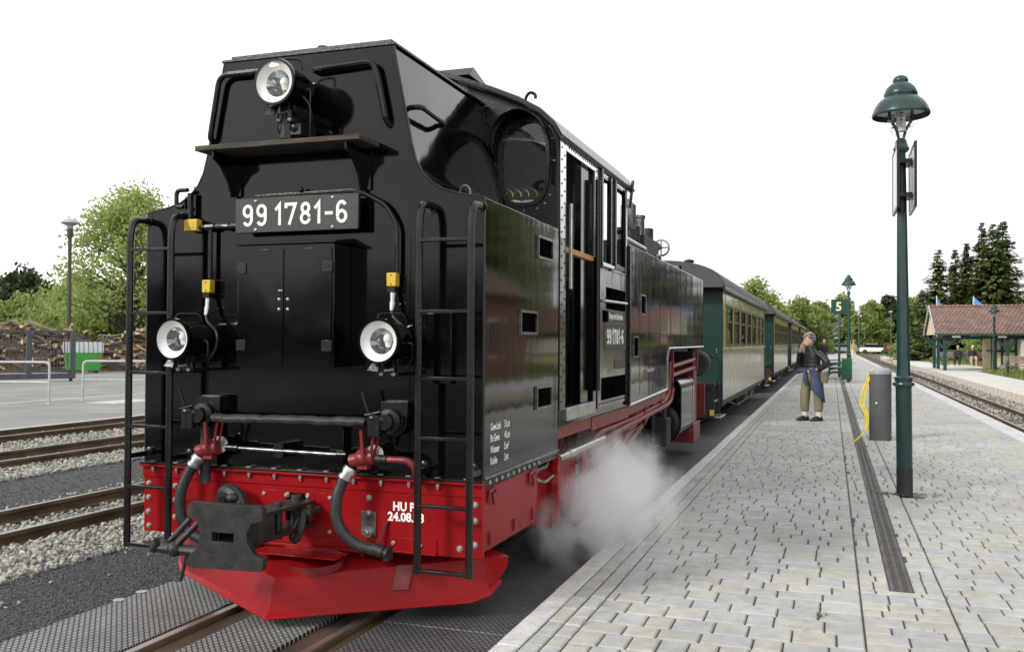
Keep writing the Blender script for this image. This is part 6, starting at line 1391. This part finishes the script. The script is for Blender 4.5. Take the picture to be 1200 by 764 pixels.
soft(tr_.obj('trousers','trousers_olive',W,angle=0),.012,3)
dn = B(); dn.loft([((0,0,.90),.150,.195),((0,0,.945),.16,.205),((0,0,.985),.150,.195)],18)
nA = 14                                             # hanging body of the tied jacket at her back and left side
for i in range(nA):
    a0 = R(-55+200*i/nA); a1 = R(-55+200*(i+1)/nA)
    def P(a,v): 
        ln = .42+.16*math.sin(a*1.3+.5); rr = 1+.32*v+.05*math.sin(a*9)*v; return ((.150*math.cos(a))*rr,(.20*math.sin(a))*rr,.93-ln*v)
    for j in range(5): dn.face([P(a0,j/5),P(a1,j/5),P(a1,(j+1)/5),P(a0,(j+1)/5)])
dn.spline([(-.155,.0,.94),(-.18,.03,.86),(-.185,.06,.74),(-.17,.08,.66)],[.03,.035,.04,.03],8,4); dn.spline([(-.155,-.02,.94),(-.20,-.09,.93),(-.19,-.19,.90)],[.035,.045,.035],8,4); dn.sph((-.165,0,.93),.045)
dno = dn.obj('tied_jacket','denim_blue',W,angle=70); md = dno.modifiers.new('t','SOLIDIFY'); md.thickness=.014
bg_ = B(); bg_.loft([((.07,.27,.72),.06,.05),((.07,.27,.80),.075,.075),((.06,.26,.92),.06,.06)],12); bg_.obj('shoulder_bag','bag_olive',W)
sk = B(); sh_ = B()
for sy,x in ((.09,.07),(-.09,-.10)): sk.cyl((x,sy,.07),(x,sy,.19),.045,.05); sh_.loft([((x-.05,sy,.0),.145,.048),((x-.05,sy,.02),.147,.05),((x-.03,sy,.055),.12,.045),((x,sy,.095),.06,.042)],16)
sk.obj('socks','sock',W); sh_.obj('shoes','shoe_black',W,angle=60)
# ---- simpler figures farther away
def figure(label, loc, rz, top, legs, hair, sit=False, s=1.0, bag=None):
    t = thing('person',label,'person',loc,rz); b = B(); h0 = .45 if sit else .86
    k = Vector((0,0,0 if not sit else -.40)); hd = Vector((-.03,0,1.57))+k
    if sit: hd += Vector((-.10,0,-.02))
    b.sph(hd,.105,(.95,.8,1.15),12,10); b.spline([hd+Vector((-.09,0,.01)),hd+Vector((-.115,0,-.015)),hd+Vector((-.09,0,-.03))],[.01,.014,.01],6,3); b.loft([((hd.x+.03,0,1.38+k.z),.055,.055),((hd.x+.015,0,1.48+k.z),.05,.05)],10)
    b.loft([((0,0,.82+k.z),.11,.16),((-.02,0,1.1+k.z),.10,.16),((-.04 if sit else 0,0,1.36+k.z),.08,.13)],12)
    lg = B(); tp = B()
    for sy in (.09,-.09):
        if sit: lp = [(0,sy,.48),(-.22,sy*1.3,.52),(-.42,sy*1.5,.50),(-.40,sy*1.5,.25),(-.42,sy*1.5,.06)]
        else: lp = [(0,sy,.88),(-.01,sy,.5),(0,sy,.25),(.01,sy,.06)]
        limb(b,lp,[.08,.07,.055,.045,.035][:len(lp)]); limb(lg,lp,[.105,.09,.075,.066,.06][:len(lp)])
        f_ = Vector(lp[-1]); b.spline([f_+Vector((.03,0,-.02)),f_+Vector((-.16,0,-.03))],[.04,.03],8,3)
        ar = [(-.02,sy*2.0,1.32+k.z),(-.03,sy*2.6,1.05+k.z),(-.2,sy*1.3,.98+k.z)] if sit else [(0,sy*2.0,1.32),(.02,sy*2.4,1.05),(-.06,sy*2.2,.84)]
        limb(b,ar,[.05,.04,.028]); limb(tp,ar,[.07,.06,.048]); hand(b,ar[-1],(-1,-sy*2,-.2) if sit else (-.2,0,-1),(0,0,1) if sit else (-1,0,0),.95,.5)
    tp.loft([((0,0,.80+k.z),.13,.18),((-.02,0,1.05+k.z),.125,.18),((-.03,0,1.28+k.z),.115,.185),((-.04 if sit else 0,0,1.40+k.z),.07,.09)],14); lg.loft([((0,0,.76+k.z),.12,.17),((0,0,.90+k.z),.12,.165)],14)
    soft(b.obj('body','skin',t,angle=0),.012,2); soft(tp.obj('jacket',top,t,angle=0),.016,3); soft(lg.obj('trousers',legs,t,angle=0),.016,3)
    hb = B(); hb.sph(hd+Vector((.02,0,.03)),.107,(.97,.86,1.05),12,8); hb.obj('hair',hair,t)
    t.scale = (s,s,s); return t
figure('person in dark waistcoat and white shirt standing far behind the woman',(-.42,64,PZ),R(80),'cloth_dark','cloth_dark','hair_grey')
figure('person in beige top standing beyond the second lamp post',(1.55,72,PZ),R(-60),'shirt_beige','cloth_white','hair_grey')
figure('left of two people in black sitting on the bench by the shelter',(7.55,64.0,.155),R(75),'cloth_dark','cloth_dark','hair_grey',True)
figure('right of two people in black sitting on the bench, white haired',(8.35,64.0,.155),R(95),'cloth_dark','skin','hair_white',True)
mb = B(); mb.loft([((8.95,64.0,.62),.18,.15),((8.95,64.0,.75),.22,.16),((8.95,64.02,.9),.12,.1)],12); tag(mb.obj('maroon_bag','cloth_maroon'),'dark red bag on the bench beside the white haired person','bag')

# ================================================================== steam
st_m = bpy.data.materials.new('steam'); st_m.use_nodes = True; t = st_m.node_tree; t.nodes.clear(); N = t.nodes.new; K = t.links.new
o = N('ShaderNodeOutputMaterial'); pv = N('ShaderNodeVolumePrincipled'); pv.inputs['Color'].default_value = (1,1,1,1); pv.inputs['Anisotropy'].default_value = 0; pv.inputs['Density Attribute'].default_value = ''
co = N('ShaderNodeTexCoord'); n1 = N('ShaderNodeTexNoise'); n1.inputs['Scale'].default_value = 3.3; n1.inputs['Detail'].default_value = 7; n1.inputs['Distortion'].default_value = 1.0
K(co.outputs['Object'], n1.inputs['Vector'])
ln_ = N('ShaderNodeVectorMath'); ln_.operation = 'LENGTH'
md_ = N('ShaderNodeVectorMath'); md_.operation = 'DIVIDE'; md_.inputs[1].default_value = (.57,1.25,.58); K(co.outputs['Object'], md_.inputs[0]); K(md_.outputs['Vector'], ln_.inputs[0])
f1 = N('ShaderNodeMapRange'); f1.inputs['From Min'].default_value = 1.0; f1.inputs['From Max'].default_value = .15; K(ln_.outputs['Value'], f1.inputs['Value'])
ad = N('ShaderNodeMath'); ad.operation = 'MULTIPLY_ADD'; ad.inputs[1].default_value = 4.6; ad.inputs[2].default_value = -2.45; K(n1.outputs['Fac'], ad.inputs[0])
s2 = N('ShaderNodeMath'); s2.operation = 'ADD'; K(ad.outputs['Value'], s2.inputs[0]); K(f1.outputs['Result'], s2.inputs[1])
mm = N('ShaderNodeMath'); mm.operation = 'MULTIPLY'; mm.use_clamp = True; K(s2.outputs['Value'], mm.inputs[0]); K(f1.outputs['Result'], mm.inputs[1])
m3 = N('ShaderNodeMath'); m3.operation = 'MULTIPLY'; m3.inputs[1].default_value = 11.5; K(mm.outputs['Value'], m3.inputs[0]); K(m3.outputs['Value'], pv.inputs['Density'])
K(pv.outputs['Volume'], o.inputs['Volume']); MATS['steam'] = st_m
sb = B(); sb.sph((0,0,0),1,(.64,1.5,.64),20,14)
stm = sb.obj('steam_cloud','steam',loc=(-1.52,6.65,.36)); tag(stm,'white steam drifting from under the locomotive cab onto the platform edge','steam',kind='stuff')
# ================================================================== pieces that lie apart become objects of their own
import numpy as np
def split_pieces(o):
    me = o.data; nv = len(me.vertices)
    if nv > 6000 or nv == 0: return
    co = np.empty(nv*3); me.vertices.foreach_get('co', co); co = co.reshape(-1,3); ed = np.empty(len(me.edges)*2, int); me.edges.foreach_get('vertices', ed); ed = ed.reshape(-1,2)
    par = np.arange(nv)
    def find(par, a, b):
        while True:
            pa, pb = par[a], par[b]; lo = np.minimum(pa,pb); hi = np.maximum(pa,pb); m = lo != hi
            if not m.any(): return par
            np.minimum.at(par, hi[m], lo[m])
            while not (par[par] == par).all(): par = par[par]
    par = find(par, ed[:,0], ed[:,1]); roots, isl = np.unique(par, return_inverse=True); k = len(roots)
    if k < 2 or k > 400: return
    lo = np.full((k,3),np.inf); hi = -lo; np.minimum.at(lo,isl,co); np.maximum.at(hi,isl,co); size = (hi-lo).max(1)
    gap = np.maximum(0,np.maximum(lo[:,None]-hi[None],lo[None]-hi[:,None])); near = np.sqrt((gap**2).sum(2)) <= np.maximum(.02,.5*np.maximum(size[:,None],size[None]))
    a, b = np.nonzero(np.triu(near,1)); comp = find(np.arange(k), a, b); cs, piece = np.unique(comp, return_inverse=True)
    if len(cs) < 2: return
    vp = piece[isl]; name = o.name.split('.')[0]
    for i in range(len(cs)):
        bm = bmesh.new(); bm.from_mesh(me); bm.verts.ensure_lookup_table()
        bmesh.ops.delete(bm, geom=[bm.verts[j] for j in np.nonzero(vp != i)[0]], context='VERTS')
        m2 = bpy.data.meshes.new(name); bm.to_mesh(m2); bm.free()
        for mt in me.materials: m2.materials.append(mt)
        if i == 0: first = m2
        else:
            c = o.copy(); c.data = m2; COL.objects.link(c)
    o.data = first
for o in list(bpy.data.objects):
    if o.type == 'MESH' and o.parent and 'kind' not in o and o.data.users == 1 and not o.modifiers.get('union'): split_pieces(o)
